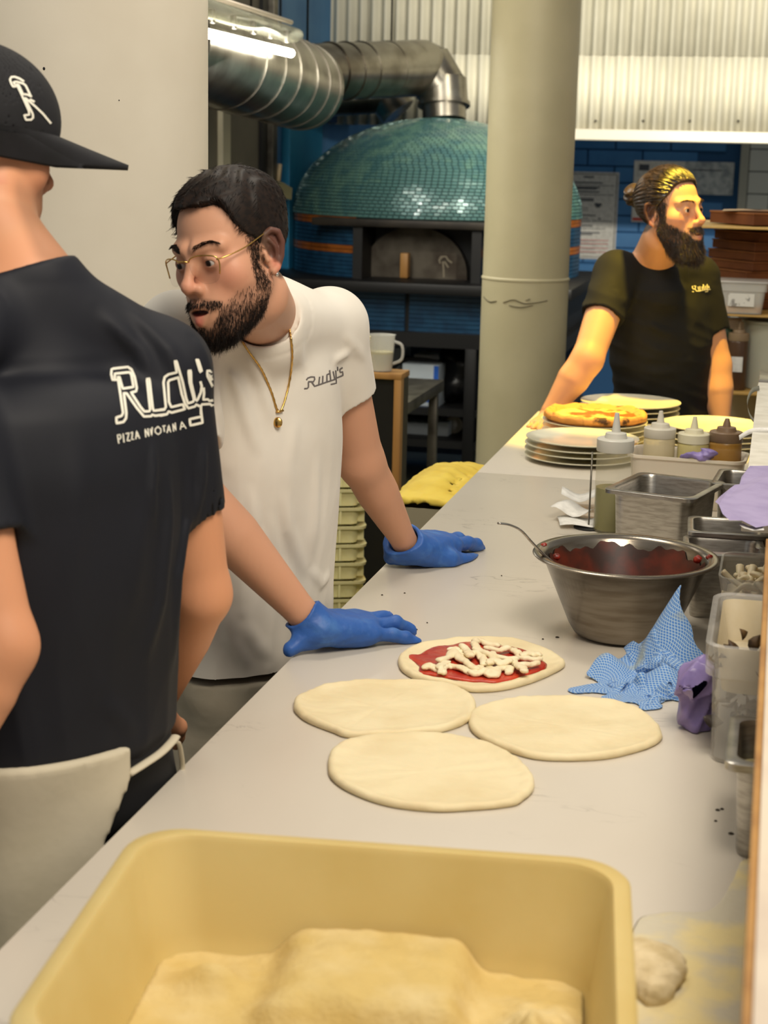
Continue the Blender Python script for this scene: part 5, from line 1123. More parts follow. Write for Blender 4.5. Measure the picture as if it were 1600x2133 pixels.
    FL = [([(470, 735), (500, 820), (540, 960)], .011, .014), ([(505, 710), (545, 800), (575, 900)], .011, .010), ([(600, 700), (640, 780)], .014, .006), ([(440, 740), (455, 860), (470, 1000)], .013, .012),
          ([(585, 1000), (600, 1100), (640, 1210)], .012, .014), ([(660, 930), (655, 1080), (640, 1200)], .011, .013), ([(540, 1180), (600, 1260), (640, 1330)], .012, .015), ([(560, 1060), (575, 1160), (620, 1250)], .010, .012), ([(640, 1180), (668, 1215), (690, 1190)], .009, .012), ([(520, 1000), (530, 1100), (570, 1190)], .011, .010), ([(470, 1250), (480, 1330), (520, 1400)], .012, .012), ([(690, 760), (740, 730)], .010, .006), ([(715, 690), (770, 760)], .010, .006), ([(500, 1290), (560, 1380)], .014, .010), ([(620, 850), (600, 960), (590, 1060)], .014, .006)]
    def tee(p, fold=True):
        d = T(p, .002, -.02, .985)
        d = sm(d, sm(sleeve(p, shl, el_l, .85, .071, .058, *cut_l), rc(p, neck0+A(.02, .02, -.012), shl, .056, .068), .03), .035)
        d = sm(d, sm(sleeve(p, shr, el_r, .85, .071, .060, *cut_r), rc(p, neck0+A(0, 0, -.035), shr, .052, .066), .03), .035)
        d = sm(d, rc(p, neck0+A(0, 0, -.05), neck0+cn*.10, .075, .10), .03)
        if fold: d = d-folds(p, FW)+.002-.0075*ridged(p*np.array((1, 1, .30), np.float32), 30, 21, 3)*smooth01(-(p[:, 2]-1.30), -.05, .25)
        q = p-cen.astype(np.float32); hgt = -(q@cn.astype(np.float32)); rad = np.sqrt(np.maximum((q*q).sum(1)-hgt**2, 0))
        d = d+.0014*np.exp(-((rad-.088)/.0022)**2)*(hgt > -.06); d = ssub(d, np.maximum(rad-.068, -(hgt+.02)), .006)
        band = np.maximum(np.abs(rad-.0745)-.0085, np.abs(hgt-.004)-.018)
        d = ssub(d, rc(p, shl+(el_l-shl)*.5, el_l, .050, .053), .004)
        d = ssub(d, rc(p, shr+(el_r-shr)*.55, el_r, .053, .055), .004)
        return d*.9
    cl_n = cut_l
    FW = fold_list(lambda p: tee(p, False), FL, 2.4, 3.4)
    tee_o = mk('t_shirt', nets(tee, A(-1.25, 2.55, .80), A(-.52, 3.5, 1.62), .0042), M_tee, root, label='white cotton t-shirt')
    # chest print
    lt = [[(160, 870), (240, 865), (285, 820), (285, 660)], [(225, 570), (260, 520), (360, 480), (480, 480), (495, 560), (450, 640), (290, 640)], [(400, 660), (490, 790), (600, 755), (900, 650), (1200, 555)], [(655, 490), (630, 720)], [(765, 460), (755, 690)], [(900, 640), (900, 410), (985, 370)], [(992, 270), (1025, 590)], [(1110, 310), (1160, 550)], [(1195, 280), (1215, 690), (1040, 730)], [(1255, 160), (1260, 260)], [(1410, 180), (1330, 230), (1340, 330), (1425, 310), (1435, 430), (1240, 510)]]
    strokes_on('chest_print', [[(625+a/16, 755+b/16) for a, b in s] for s in lt], 2.9, tee_o, mat('grey_print', (104, 98, 96), .8), tee_o)
    # apron over the trousers
    M_apr = mat('grey_white_apron', (176, 168, 148), .85, 0, (160, 150, 130), 6, bump=(60, .2, .003))
    def apron(p):
        q = T.loc(p); d = T(p, -.002, -1.35, .2)-.006*vnoise(p, 16, 9)-.005*ridged(p, 16, 2)+.004; return np.maximum(d, T.loc(p)[:, 2]-.06)
    mk('apron', nets(apron, A(-1.30, 2.70, .02), A(-.55, 3.45, .95), .008), M_apr, root)
    M_shoe = mat('black_shoe', (20, 20, 20), .5)
    for e in (-1, 1):
        c = T.wld((.09*e, .03, 0)); c[2] = .045; mk('shoe', xf(rloft([(.045, .12, .04, -.045), (.047, .125, .04, -.02), (.042, .11, .038, .01), (.034, .05, .03, .05)]), math.atan2(-T.y[0], T.y[1]), c), M_shoe, root)
    # necklace
    ch = [P(582, 602, 2.86), P(593, 640, 2.84), P(604, 690, 2.84), P(609, 745, 2.84), P(600, 810, 2.84), P(582, 858, 2.84), P(565, 815, 2.83), P(545, 770, 2.83), P(520, 735, 2.82), P(505, 712, 2.82)]
    bv = BVHTree.FromPolygons([v.co for v in tee_o.data.vertices], [p.vertices[:] for p in tee_o.data.polygons])
    def drape(p, lift=.004):
        d = nrm(p-CAM); h = bv.ray_cast(Vector(CAM), Vector(d)); return np.array(h[0])-d*lift if h[0] else p
    path = [drape(p) for p in catmull(ch, 9)]
    nk = mk('necklace', tube(path, [.0016+.0007*(i % 2) for i in range(len(path))], 7), M_gold, root, label='thin gold chain necklace')
    c = drape(P(579, 880, 2.84), .006); mk('pendant', nets(lambda p: ell(p@np.stack([AR, AU, AF], 1).astype(np.float32), c@np.stack([AR, AU, AF], 1), (.0085, .010, .003)), c-.02, c+.02, .0015), M_gold, nk)
    mk('clasp', tube([drape(P(576, 858, 2.84), .005), drape(P(590, 855, 2.84), .005)], .0022, 7), M_gold, nk)
    # gloves
    M_glv = mat('blue_nitrile', (46, 92, 166), .5, 0, (70, 116, 182), 30, mixpos=(.5, .75), bump=(90, .35, .003), sss=.05)
    tipR = Q(866, 1302, ZC+.012); wR = WR; ax = nrm(tipR-wR); ax[2] = min(ax[2], -.06); ax = nrm(ax); up = nrm(A(0, -.12, 1)-ax*(A(0, -.12, 1)@ax)); ay = np.cross(up, ax)
    hR = hand_fn(wR, ax, ay, up, np.linalg.norm(tipR-wR)/.178, [(-.10, .42, .30), (-.18, .54, .36), (-.14, .48, .30), (.0, .16, .12)], 1.9, rad=1.08, palm=.0145)
    def gR(p):
        d = sm(hR(p), rc(p, wR, wR+nrm(el_r-wr_r)*.05, .031, .038), .022); d = sm(d, rc(p, wR-ax*.02-A(0, .012, .02), wR-ax*.045-A(0, .020, .035), .017, .012), .02)
        d = d-.0022*ridged(p, 70, 4); cf = (p-(wR+nrm(el_r-wr_r)*.034).astype(np.float32))@nrm(el_r-wr_r).astype(np.float32); d = np.maximum(d, cf-.004*np.sin(p[:, 1]*90+1)); d = ssub(d, rc(p, wR+nrm(el_r-wr_r)*.012, el_r, .0300, .047), .003)
        return np.maximum(d*.85, np.where(p[:, 0] > XE, (ZC+.0006)-p[:, 2], -1))
    mk('glove', nets(gR, wR-A(.09, .10, .09), wR+A(.24, .12, .10), .0024), M_glv, root, label='blue nitrile glove, nearer hand')
    wL = WL; tipL = Q(962, 1134, ZC+.012); ax = nrm(tipL+A(0, .06, 0)-wL); up = nrm(A(0, 0, 1)-ax*ax[2]); ay = -np.cross(up, ax)
    hL = hand_fn(wL, ax, ay, up, np.linalg.norm(tipL-wL)/.150, [(-.02, .20, .2), (.0, .25, .2), (.05, .3, .2), (.1, .3, .2)], 1.2, thumb=[(.018, .024, -.012), (.050, .046, -.018), (.090, .052, -.020), (.128, .050, -.022)], rad=1.05, palm=.0150)
    def gL(p):
        d = sm(hL(p), rc(p, wL, wL+nrm(el_l-wr_l)*.05, .033, .040), .022); d = sm(d, rc(p, wL-A(.02, .01, .012), wL-A(.036, .0, .028), .022, .012), .02)
        d = d-.0022*ridged(p, 70, 6); cf = (p-(wL+nrm(el_l-wr_l)*.026).astype(np.float32))@nrm(el_l-wr_l).astype(np.float32); d = np.maximum(d, cf-.004*np.sin(p[:, 1]*80)); d = ssub(d, rc(p, wL+nrm(el_l-wr_l)*.010, el_l, .0310, .050), .003)
        return np.maximum(d*.85, np.where(p[:, 0] > XE, (ZC+.0006)-p[:, 2], -1))
    mk('glove', nets(gL, wL-A(.10, .12, .09), wL+A(.22, .20, .10), .0026), M_glv, root, label='blue nitrile glove, farther hand')
man_white()

# =============================================================== bearded man with hair bun
def man_black():
    R = np.array([[-0.558, 0.8238, -0.1001], [-0.8293, -0.5581, 0.0293], [-0.0317, 0.0994, 0.9945]]); k = 1.13; t = P(1397, 441, 5.38)
    H = Head(R, t, k, mouth=.0, slim=.97)
    hip = P(1380, 900, 5.86); shl = P(1452, 577, 5.76); shr = P(1285, 570, 5.54)
    T = Torso(hip, shl, shr, [(-.6, .19, .14, 0), (0, .185, .135, 0), (.3, .180, .13, .005), (.6, .198, .135, .01), (.8, .200, .125, .005), (.92, .185, .105, 0), (1.0, .155, .08, -.01), (1.1, .09, .06, -.01)])
    neck0 = P(1362, 540, 5.57); necka = H.wld((0, -.036, -.07))
    el_r, wr_r = P(1224, 748, 5.42), P(1146, 858, 5.44); el_l, wr_l = P(1492, 760, 5.80), P(1502, 888, 5.80)
    def arm(p, a, b, c, e=0): return sm(pline(p, [a, a*.5+b*.5, b], [.070, .060, .052]), pline(p, [b, b*.62+c*.38, c*.85+b*.15, c], [.052, .055, .036, .032]), .02)
    neck = lambda p: rc(p, necka, neck0, .063, .072)
    body_lo = lambda p: sm(sm(sm(T(p, -.012, -.35, .98), arm(p, shl, el_l, wr_l), .03), arm(p, shr, el_r, wr_r), .03), neck(p), .05)
    root = thing('person', 'bearded man with a hair bun in a black t-shirt behind the plates', 'person', (hip[0], hip[1], 0))
    full = lambda p: sm(sm(H(p), neck(p), .018), T(p, -.012, .5, .98), .03)
    V1, F1 = nets(full, H.t-A(.19, .19, .21), H.t+A(.19, .19, .18), .0032)
    V2, F2 = nets(body_lo, A(-.98, 5.10, .75), A(.05, 6.15, 1.62), .008)
    # right hand flat on the worktop corner, left hand hanging
    wq = Q(1122, 890, ZC+.035); wq = wr_r*.25+wq*.75; tp = Q(1092, 908, ZC+.01); ax = nrm(tp-wq+A(-.02, -.08, 0)); ax = nrm(A(ax[0], ax[1], -.12)); up = nrm(A(0, 0, 1)-ax*ax[2]); ay = np.cross(up, ax)
    hr = hand_fn(wr_r+A(-.0, -.0, -.02), nrm(Q(1096, 896, ZC+.015)-wr_r), nrm(np.cross(A(0, 0, 1), nrm(Q(1096, 896, ZC+.015)-wr_r))), nrm(np.cross(nrm(Q(1096, 896, ZC+.015)-wr_r), nrm(np.cross(A(0, 0, 1), nrm(Q(1096, 896, ZC+.015)-wr_r))))), 1.08, [(.1, .4, .3), (.1, .45, .3), (.12, .45, .3), (.15, .45, .3)])
    VH, FH = nets(lambda p: np.maximum(sm(hr(p), rc(p, wr_r, wr_r*.9+el_r*.1, .030, .034), .02), np.where((p[:, 1] < 5.62) & (p[:, 0] > XE), (ZC+.001)-p[:, 2], -1)), wr_r-A(.24, .24, .22), wr_r+A(.14, .2, .08), .0035)
    V, F = cat2(cat2((V1, F1), (V2, F2)), (VH, FH))
    def beard(q, soft=.008):
        ax = np.abs(q[:, 0]); line = -.026-.42*np.clip(q[:, 1]-.012, 0, 1)-.35*np.clip(.058-ax, 0, 1)
        jaw = smooth01(line-q[:, 2], -soft, soft)*smooth01(q[:, 1], -.004, .008)*smooth01(q[:, 2], -.16, -.15)
        mouth = np.sqrt((ax/.026)**2+((q[:, 2]+.073)/.0125)**2); jaw = jaw*np.where(q[:, 1] > .07, smooth01(mouth, .95, 1.2), 1)
        must = smooth01(.032-ax, -.003, .003)*smooth01(q[:, 2], -.066, -.063)*smooth01(-q[:, 2], .0470, .050)*(q[:, 1] > .072)
        sb = smooth01(ax, .050, .058)*smooth01(q[:, 1], .002, .012)*smooth01(-q[:, 1], -.040, -.028)*smooth01(q[:, 2], -.06, -.05)*smooth01(-q[:, 2], -.05, -.02)
        return np.clip(np.maximum(np.maximum(jaw, must), sb), 0, 1)
    zln = lambda q: np.interp(q[:, 1], [-.12, -.05, -.012, .012, .030, .045, .06, .085, .12], [-.06, -.055, -.03, .018, .035, .050, .078, .088, .088])
    body = mk('body', (V, F), M_skin, root)
    setcol(body, skincol(V, H, (202, 148, 112), (176, 96, 84), (200, 116, 90), lambda q: .75*beard(q), (46, 32, 24), lambda q: .9*smooth01(q[:, 2]-zln(q), -.004, .006), (34, 25, 20)))
    eyeballs(H, root, (.0, 1, -.02))
    M_hair = mat('dark_hair', (38, 28, 20), .32, 0, (60, 44, 28), 90, spec=.6); bun = A(0, -.132, .056)
    def hv(p):
        q = H.loc(p); d = H.cran(q)-.007-.003*smooth01(q[:, 2], .03, .1)
        tgt = q-bun.astype(np.float32); a1 = np.arctan2(tgt[:, 0], tgt[:, 2]+.03); d = d+.0018*np.sin(a1*46)
        d = np.maximum(d, (zln(q)-q[:, 2])*.8)
        b = ell(q, bun, (.032, .030, .033))+.003*np.sin(q[:, 0]*230+q[:, 2]*260); d = sm(d, b, .008); return d*H.k
    HV, HF = nets(hv, H.t-A(.19, .19, .10), H.t+A(.19, .19, .19), .0034)
    hair = mk('hair', (HV, HF), M_hair, root, label='dark hair slicked back into a bun')
    rt, nn = sample(HV, HF, 2600, lambda c: 1.0*(H.loc(c.astype(np.float32))[:, 1] > -.095))
    bw_ = H.wld(bun); cw_ = H.wld((0, -.014, .04)); K = 7; tt = np.linspace(0, 1, K)[None, :, None]; end = bw_+RNG.normal(0, .012, (len(rt), 3)); fr_ = RNG.uniform(.25, .6, (len(rt), 1, 1))*tt
    pth = rt[:, None]*(1-fr_)+end[:, None]*fr_; r0 = np.linalg.norm(rt-cw_, axis=1)[:, None, None]; dv = pth-cw_; r1_ = np.linalg.norm(dv, axis=2, keepdims=True); pth = cw_+dv/r1_*(r0*(1-fr_*.1)+.0025*np.sin(tt*3.1))
    mk('hair_strands', strands(pth, .0011), M_hair, hair, kind='stuff')
    rb, nb2 = sample(V1, F1, 5200, lambda c: beard(H.loc(c.astype(np.float32)))*(np.abs(H(c.astype(np.float32))) < .006))
    g = H.dirw((0, .25, -1))[None]; db = g-.55*nb2*(g*nb2).sum(1, keepdims=True)+nb2*.45; db /= np.linalg.norm(db, axis=1)[:, None]
    qb = H.loc(rb.astype(np.float32)); lb_ = RNG.uniform(.008, .016, len(rb))*(1+2.2*smooth01(-qb[:, 2], .08, .115))
    mk('beard', strands(seg_hair(rb-nb2*.001, db, lb_, 5, .3), .0009), M_hair, root, kind='stuff')
    bc_ = H.wld((0, .062, -.128)); mk('beard_body', nets(lambda p: (sm(ell(H.loc(p), (0, .058, -.118), (.046, .040, .038)), rc(H.loc(p), (.05, .02, -.07), (-.05, .02, -.07), .012, .012), .03)+.003*vnoise(p, 120, 3))*k, bc_-.10, bc_+.10, .004), M_hair, root)
    for e in (1, -1):
        n = 200; tt_ = RNG.random(n); x = (.013+.036*tt_)*e; z = .0205+.008*np.sin(tt_*2.4)+RNG.uniform(-.003, .003, n)*(1.1-tt_); pts = np.c_[x, np.full(n, .12), z]
        yb_ = np.linspace(.12, .04, 60); gr = np.repeat(pts[:, None], 60, 1); gr[:, :, 1] = yb_; val = H.sdf_local(gr.reshape(-1, 3).astype(np.float32)).reshape(n, 60); hit = np.argmax(val < .0005, 1); pts[:, 1] = yb_[hit]; ok = hit > 0; pts = pts[ok]; tt_ = tt_[ok]; n = len(pts)
        d = H.dirw(np.c_[e*np.ones(n)*.9, np.full(n, .35), .4-tt_*.9]); d /= np.linalg.norm(d, axis=1)[:, None]
        mk('eyebrow', strands(seg_hair(H.wld(pts), d, RNG.uniform(.006, .010, n), 4, .15), .0008), M_hair, root, kind='stuff')
    M_tee = mat('black_cotton', (24, 23, 21), .8, 0, (19, 18, 16), 5, bump=(700, .06, .001), spec=.3)
    ced = nrm(el_r-shr); cutr = shr+ced*.175; cel = nrm(el_l-shl); cutl = shl+cel*.20; cen = neck0+A(0, 0, .012); cn = nrm(A(.10, -.30, 1))
    FL = [([(1300, 640), (1380, 690), (1450, 700)], .014, .010), ([(1290, 690), (1370, 730), (1450, 735)], .013, .010), ([(1285, 740), (1360, 775), (1440, 770)], .014, .012), ([(1280, 600), (1300, 640)], .01, .008), ([(1262, 610), (1284, 655)], .009, .008), ([(1310, 800), (1400, 815)], .014, .01)]
    def tee(p, fold=True):
        d = T(p, .004, -.05, .985)
        d = sm(d, sm(sleeve(p, shr, el_r, .85, .080, .070, cutr, ced), rc(p, neck0+A(0, 0, -.05), shr, .060, .074), .03), .035)
        d = sm(d, sm(sleeve(p, shl, el_l, .85, .078, .068, cutl, cel), rc(p, neck0+A(0, 0, -.05), shl, .060, .072), .03), .035)
        d = sm(d, rc(p, neck0+A(0, 0, -.06), neck0+A(0, 0, -.1), .085, .11), .03)
        if fold: d = d-folds(p, FW)+.003-.008*ridged(p*np.array((.4, .4, 1.2), np.float32), 30, 22, 3)*smooth01(-(p[:, 2]-1.42), -.05, .15)
        q = p-cen.astype(np.float32); hgt = q@cn.astype(np.float32); rad = np.sqrt(np.maximum((q*q).sum(1)-hgt**2, 0)); d = d+.0014*np.exp(-((rad-.096)/.003)**2)*(hgt > -.06); d = ssub(d, np.maximum(rad-.077, -(hgt+.02)), .005)
        for c_, n_, s_, e_ in ((cutr, ced, shr, el_r), (cutl, cel, shl, el_l)):
            d = ssub(d, rc(p, s_+(e_-s_)*.5, e_, .060, .062), .004)
        return d*.9
    FW = fold_list(lambda p: tee(p, False), FL, 5.1, 6.1)
    tee_o = mk('t_shirt', nets(tee, A(-.98, 5.15, .80), A(.05, 6.15, 1.66), .0058), M_tee, root, label='black cotton t-shirt')
    lt = [[(335, 560), (335, 660), (390, 720), (480, 720), (520, 560), (430, 550)], [(480, 720), (560, 830), (700, 840), (900, 790), (1100, 755), (1320, 745)], [(650, 600), (690, 800)], [(745, 580), (770, 790)], [(880, 590), (890, 760)], [(935, 480), (990, 740)], [(1060, 560), (1080, 720)], [(1150, 470), (1190, 860), (1060, 870)], [(1230, 560), (1270, 680)], [(340, 865), (400, 865)]]
    strokes_on('chest_print', [[(1430+a/26.67, 575+b/26.67) for a, b in s] for s in lt], 1.7, tee_o, mat('cream_print', (226, 214, 176), .8), tee_o, .003)
    M_tr = mat('black_trousers', (22, 22, 24), .8)
    def trs(p):
        q = T.loc(p); qa = np.c_[np.abs(q[:, 0]), q[:, 1], q[:, 2]].astype(np.float32); d = T(p, -.004, -.35, .05); z0 = -hip[2]/1.0
        return sm(d, rc(qa, (.09, 0, -.15), (.11, 0, z0+.06), .10, .065), .05)
    mk('trousers', nets(trs, A(hip[0]-.35, hip[1]-.4, .03), A(hip[0]+.35, hip[1]+.4, hip[2]+.1), .012), M_tr, root)
man_black()

# =============================================================== man with cap, back towards us
def man_cap():
    fw = nrm(AR*.66+AF*.74+A(0, 0, -.04)); zz = nrm(A(0, 0, 1)+AR*.03-fw*((A(0, 0, 1)+AR*.03)@fw)); xr_ = np.cross(fw, zz)
    R = np.stack([xr_, fw, zz], 1); t = P(-42, 298, 2.22)
    H = Head(R, t, 1.05, ears=())
    hip = P(114, 1520, 2.26); shr = P(332, 772, 2.30); shl = P(-165, 770, 2.02)
    T = Torso(hip, shl, shr, [(-.6, .18, .13, 0), (0, .178, .128, 0), (.22, .182, .126, 0), (.5, .190, .128, 0), (.75, .192, .126, 0), (.9, .185, .108, .0), (1.0, .155, .080, .0), (1.1, .09, .06, .0)])
    neck0 = P(52, 590, 2.20); necka = H.wld((.0, -.005, -.07))
    el_r, wr_r = P(418, 1238, 2.40), P(322, 1478, 2.60); el_l, wr_l = P(2, 1345, 2.00), P(-104, 1610, 1.98)
    def arm(p, a, b, c): return sm(pline(p, [a, a*.5+b*.5, b], [.060, .056, .043]), pline(p, [b, b*.65+c*.35, c*.85+b*.15, c], [.043, .042, .029, .027]), .02)
    neck = lambda p: rc(p, necka, neck0, .064, .064)
    root = thing('person', 'man in a dark cap and navy t-shirt seen from behind at left', 'person', (hip[0], hip[1], 0))
    full = lambda p: sm(sm(H(p), neck(p), .02), sm(T(p, -.012, .5, .985), sm(rc(p, neck0+A(0, 0, -.02), shr*.6+neck0*.4, .045, .035), rc(p, neck0+A(0, 0, -.02), shl*.6+neck0*.4, .045, .035), .02), .04), .06)
    body_lo = lambda p: sm(sm(sm(T(p, -.012, -.3, .985), arm(p, shr, el_r, wr_r), .03), arm(p, shl, el_l, wr_l), .03), neck(p), .06)
    V1, F1 = nets(full, H.t-A(.17, .17, .26), H.t+A(.22, .20, .17), .0035)
    lo_ = np.minimum(np.minimum(wr_l, hip), shl)-.22; hi_ = np.maximum(np.maximum(shr, wr_r), neck0)+.15
    V2, F2 = nets(body_lo, lo_, hi_, .006)
    V, F = cat2((V1, F1), (V2, F2))
    # hands resting low, hidden by the frame edge and the body
    hh = hand_fn(wr_l, nrm(wr_l-el_l), nrm(AR-nrm(wr_l-el_l)*(AR@nrm(wr_l-el_l))), nrm(np.cross(nrm(wr_l-el_l), nrm(AR-nrm(wr_l-el_l)*(AR@nrm(wr_l-el_l))))), 1.0, [(.2, .4, .3)]*4); V, F = cat2((V, F), nets(hh, wr_l-.22, wr_l+.22, .004))
    dd = nrm(wr_r-el_r); sd = nrm(AR-dd*(AR@dd)); hh2 = hand_fn(wr_r, dd, sd, np.cross(dd, sd), 1.0, [(.2, .4, .3)]*4); V, F = cat2((V, F), nets(hh2, wr_r-.22, wr_r+.22, .004))
    body = mk('body', (V, F), M_skin, root)
    setcol(body, skincol(V, H, (212, 150, 112), (180, 100, 88), (206, 128, 98), lambda q: .45*smooth01(-q[:, 2], .03, .06)*smooth01(q[:, 1], .0, .02)*smooth01(q[:, 2], -.15, -.13), (110, 84, 66), lambda q: .5*smooth01(q[:, 2], -.05, -.02)*smooth01(-q[:, 1], .03, .05), (96, 70, 54)))
    eyeballs(H, root, (0, 1, 0))
    # cap
    M_cap = mat('black_cap_fabric', (20, 20, 24), .8, 0, (15, 15, 18), 30, bump=(500, .15, .001))
    def crown(p):
        q = H.loc(p); d = ell(q, (0, -.008, .034), (.088, .114, .094))
        a = np.arctan2(q[:, 0], q[:, 1]+.01); d = d+.0010*np.exp(-((np.abs(np.sin(a*3)))/.03)**2)
        return np.maximum(np.maximum(d, .010+.10*q[:, 1]*-.10-q[:, 2]), -(d+.004))*H.k
    cap = mk('cap', nets(crown, H.t-A(.17, .17, .05), H.t+A(.18, .18, .20), .003), M_cap, root, label='black baseball cap')
    V = []; nu, nv = 29, 11
    for side in (0, 1):
        for i in range(nu):
            s_ = -1+2*i/(nu-1)
            for j in range(nv):
                v_ = j/(nv-1); a = s_*1.75; y0 = .108*math.cos(a)-.012; x0 = .088*math.sin(a); y = y0+v_*(.135*math.cos(s_*1.45)**.32 if abs(s_) < 1 else 0); x = x0*(1-.10*v_)
                z = .030-.012*v_-.030*s_*s_*(.35+.65*v_)-(.0075*side); V.append(H.wld((x, y, z)))
    F = []; n = nu*nv
    for i in range(nu-1):
        for j in range(nv-1):
            k_ = i*nv+j; F.append((k_, k_+1, k_+nv+1, k_+nv)); F.append((n+k_, n+k_+nv, n+k_+nv+1, n+k_+1))
        e0 = i*nv+nv-1; F.append((e0, n+e0, n+e0+nv, e0+nv))
    mk('visor', (V, F), M_cap, cap)
    wp = mat('white_print', (228, 224, 208), .75)
    s12 = lambda st: [[(a/12.31, 140+b/12.31) for a, b in s] for s in st]
    R_cap = s12([[(400, 490), (340, 500), (300, 440), (255, 320), (290, 250), (380, 245), (500, 290), (600, 355)], [(380, 440), (345, 375), (430, 370), (600, 420), (660, 470), (790, 740)], [(435, 440), (480, 460), (590, 690), (700, 700), (800, 750)], [(435, 450), (560, 720), (740, 1120), (750, 1220), (620, 1230), (670, 1350), (800, 1345), (850, 1290), (840, 1200), (640, 790)], [(650, 790), (700, 830), (900, 1000), (1100, 1190), (1300, 1430)], [(780, 830), (870, 880)]])
    strokes_on('cap_emblem', R_cap, 4.3, cap, wp, cap, .002)
    # navy t-shirt
    M_tee = mat('navy_cotton', (19, 21, 30), .66, 0, (15, 17, 25), 5, bump=(800, .06, .001), spec=.4)
    ced = nrm(el_r-shr); cutr = P(436, 1062, 2.36); cel = nrm(el_l-shl); cutl = P(50, 1098, 2.0); cen = neck0+A(-.005, 0, .022); cn = nrm(A(-.34, .0, 1))
    FL = [([(200, 640), (290, 730), (330, 800)], .010, .010), ([(250, 620), (350, 730), (400, 830)], .010, .011), ([(300, 980), (290, 1150), (270, 1330)], .016, .005), ([(350, 950), (352, 1080), (335, 1250), (300, 1400)], .009, .014), ([(395, 950), (390, 1080), (370, 1200), (355, 1420)], .008, .014), ([(320, 900), (318, 1020), (322, 1120)], .007, .010), ([(425, 900), (420, 1000), (400, 1120)], .007, .012), ([(150, 850), (160, 1050), (140, 1300)], .02, .006), ([(210, 1450), (290, 1540)], .012, .006), ([(400, 700), (440, 800)], .01, .006)]
    def tee(p, fold=True):
        d = T(p, .003, -.075, .985)
        d = sm(d, sm(sleeve(p, shr, el_r, .85, .073, .056, cutr, ced), rc(p, neck0+A(.02, 0, -.01), shr, .056, .068), .03), .04)
        d = sm(d, sm(sleeve(p, shl, el_l, .85, .076, .066, cutl, cel), rc(p, neck0+A(-.02, 0, -.01), shl, .056, .068), .03), .025)
        d = sm(d, rc(p, neck0+A(0, 0, .005), neck0+A(0, 0, -.09), .070, .10), .04)
        if fold: d = d-folds(p, FW)+.002-.006*ridged(p*np.array((1, 1, .25), np.float32), 30, 23, 3)*smooth01(-(p[:, 2]-1.30), -.05, .2)
        q = p-cen.astype(np.float32); hgt = q@cn.astype(np.float32); rad = np.sqrt(np.maximum((q*q).sum(1)-hgt**2, 0)); d = d+.0012*np.exp(-((rad-.103)/.002)**2)*(hgt > -.05); d = ssub(d, np.maximum(rad-.085, -(hgt+.005)), .005)
        for c_, n_, s_, e_ in ((cutr, ced, shr, el_r), (cutl, cel, shl, el_l)):
            d = ssub(d, rc(p, s_+(e_-s_)*.45, e_, .0555, .055), .003)
        return d*.9
    FW = fold_list(lambda p: tee(p, False), FL, 1.8, 2.7)
    tee_o = mk('t_shirt', nets(tee, A(min(shl[0], hip[0])-.26, 1.52, hip[2]-.16), A(shr[0]+.18, 2.70, neck0[2]+.10), .0045), M_tee, root, label='navy cotton t-shirt')
    s1 = lambda st: [[(225+a/13.333, 740+b/13.333) for a, b in s] for s in st]; s2 = lambda st: [[(335+a/12.31, 740+b/12.31) for a, b in s] for s in st]
    RU = s1([[(230, 680), (125, 680), (90, 520), (100, 390), (150, 370), (550, 325), (650, 390), (740, 600), (800, 900), (780, 1000), (640, 1030), (900, 1430), (1010, 1560), (1150, 1555), (1170, 1500), (1080, 660), (1150, 650), (1240, 1450), (1270, 1540), (1560, 1510)],
             [(190, 640), (190, 510), (600, 470), (650, 540), (710, 880), (420, 925), (400, 900), (320, 600), (270, 600), (340, 1050), (420, 1600), (380, 1680), (230, 1730), (240, 1890), (430, 1850), (500, 1750), (510, 1600), (440, 1050), (520, 1060), (800, 1460), (1000, 1700), (1200, 1690), (1230, 1650), (1310, 1680), (1600, 1640)]])
    DY = s2([[(0, 1395), (100, 1380), (130, 1320), (70, 700), (100, 560), (200, 490), (410, 440), (360, 150), (400, 150), (560, 680), (650, 1100), (700, 1235), (830, 1190), (850, 1130), (740, 700), (710, 400), (770, 395), (780, 700), (880, 1130), (930, 1170), (1030, 950), (1050, 790), (1020, 690)],
             [(450, 570), (220, 640), (185, 700), (210, 1200), (270, 1330), (560, 1260), (620, 1380), (280, 1470), (200, 1440), (160, 1510), (0, 1545)], [(450, 580), (540, 1000), (620, 1240), (710, 1360), (880, 1310), (910, 1260), (980, 1300)],
             [(1100, 850), (1110, 980), (1090, 1140), (1200, 1130), (1250, 1170), (1390, 1150), (1420, 900), (1370, 880), (1200, 540), (1190, 400), (1260, 400), (1300, 420)], [(1300, 520), (1250, 500), (1380, 760), (1420, 840)],
             [(1030, 1500), (1030, 1300), (1060, 1260), (1270, 1250), (1310, 1290), (1420, 1280)], [(1030, 1400), (1050, 1570), (740, 1640), (760, 1800), (1070, 1730), (1050, 1570)], [(920, 120), (960, 120), (1050, 400), (1010, 430), (920, 120)]])
    strokes_on('back_print', RU+DY, 5.2, tee_o, wp, tee_o, .0016)
    s3 = lambda st: [[(230+a/8.889, 860+b/8.889) for a, b in s] for s in st]
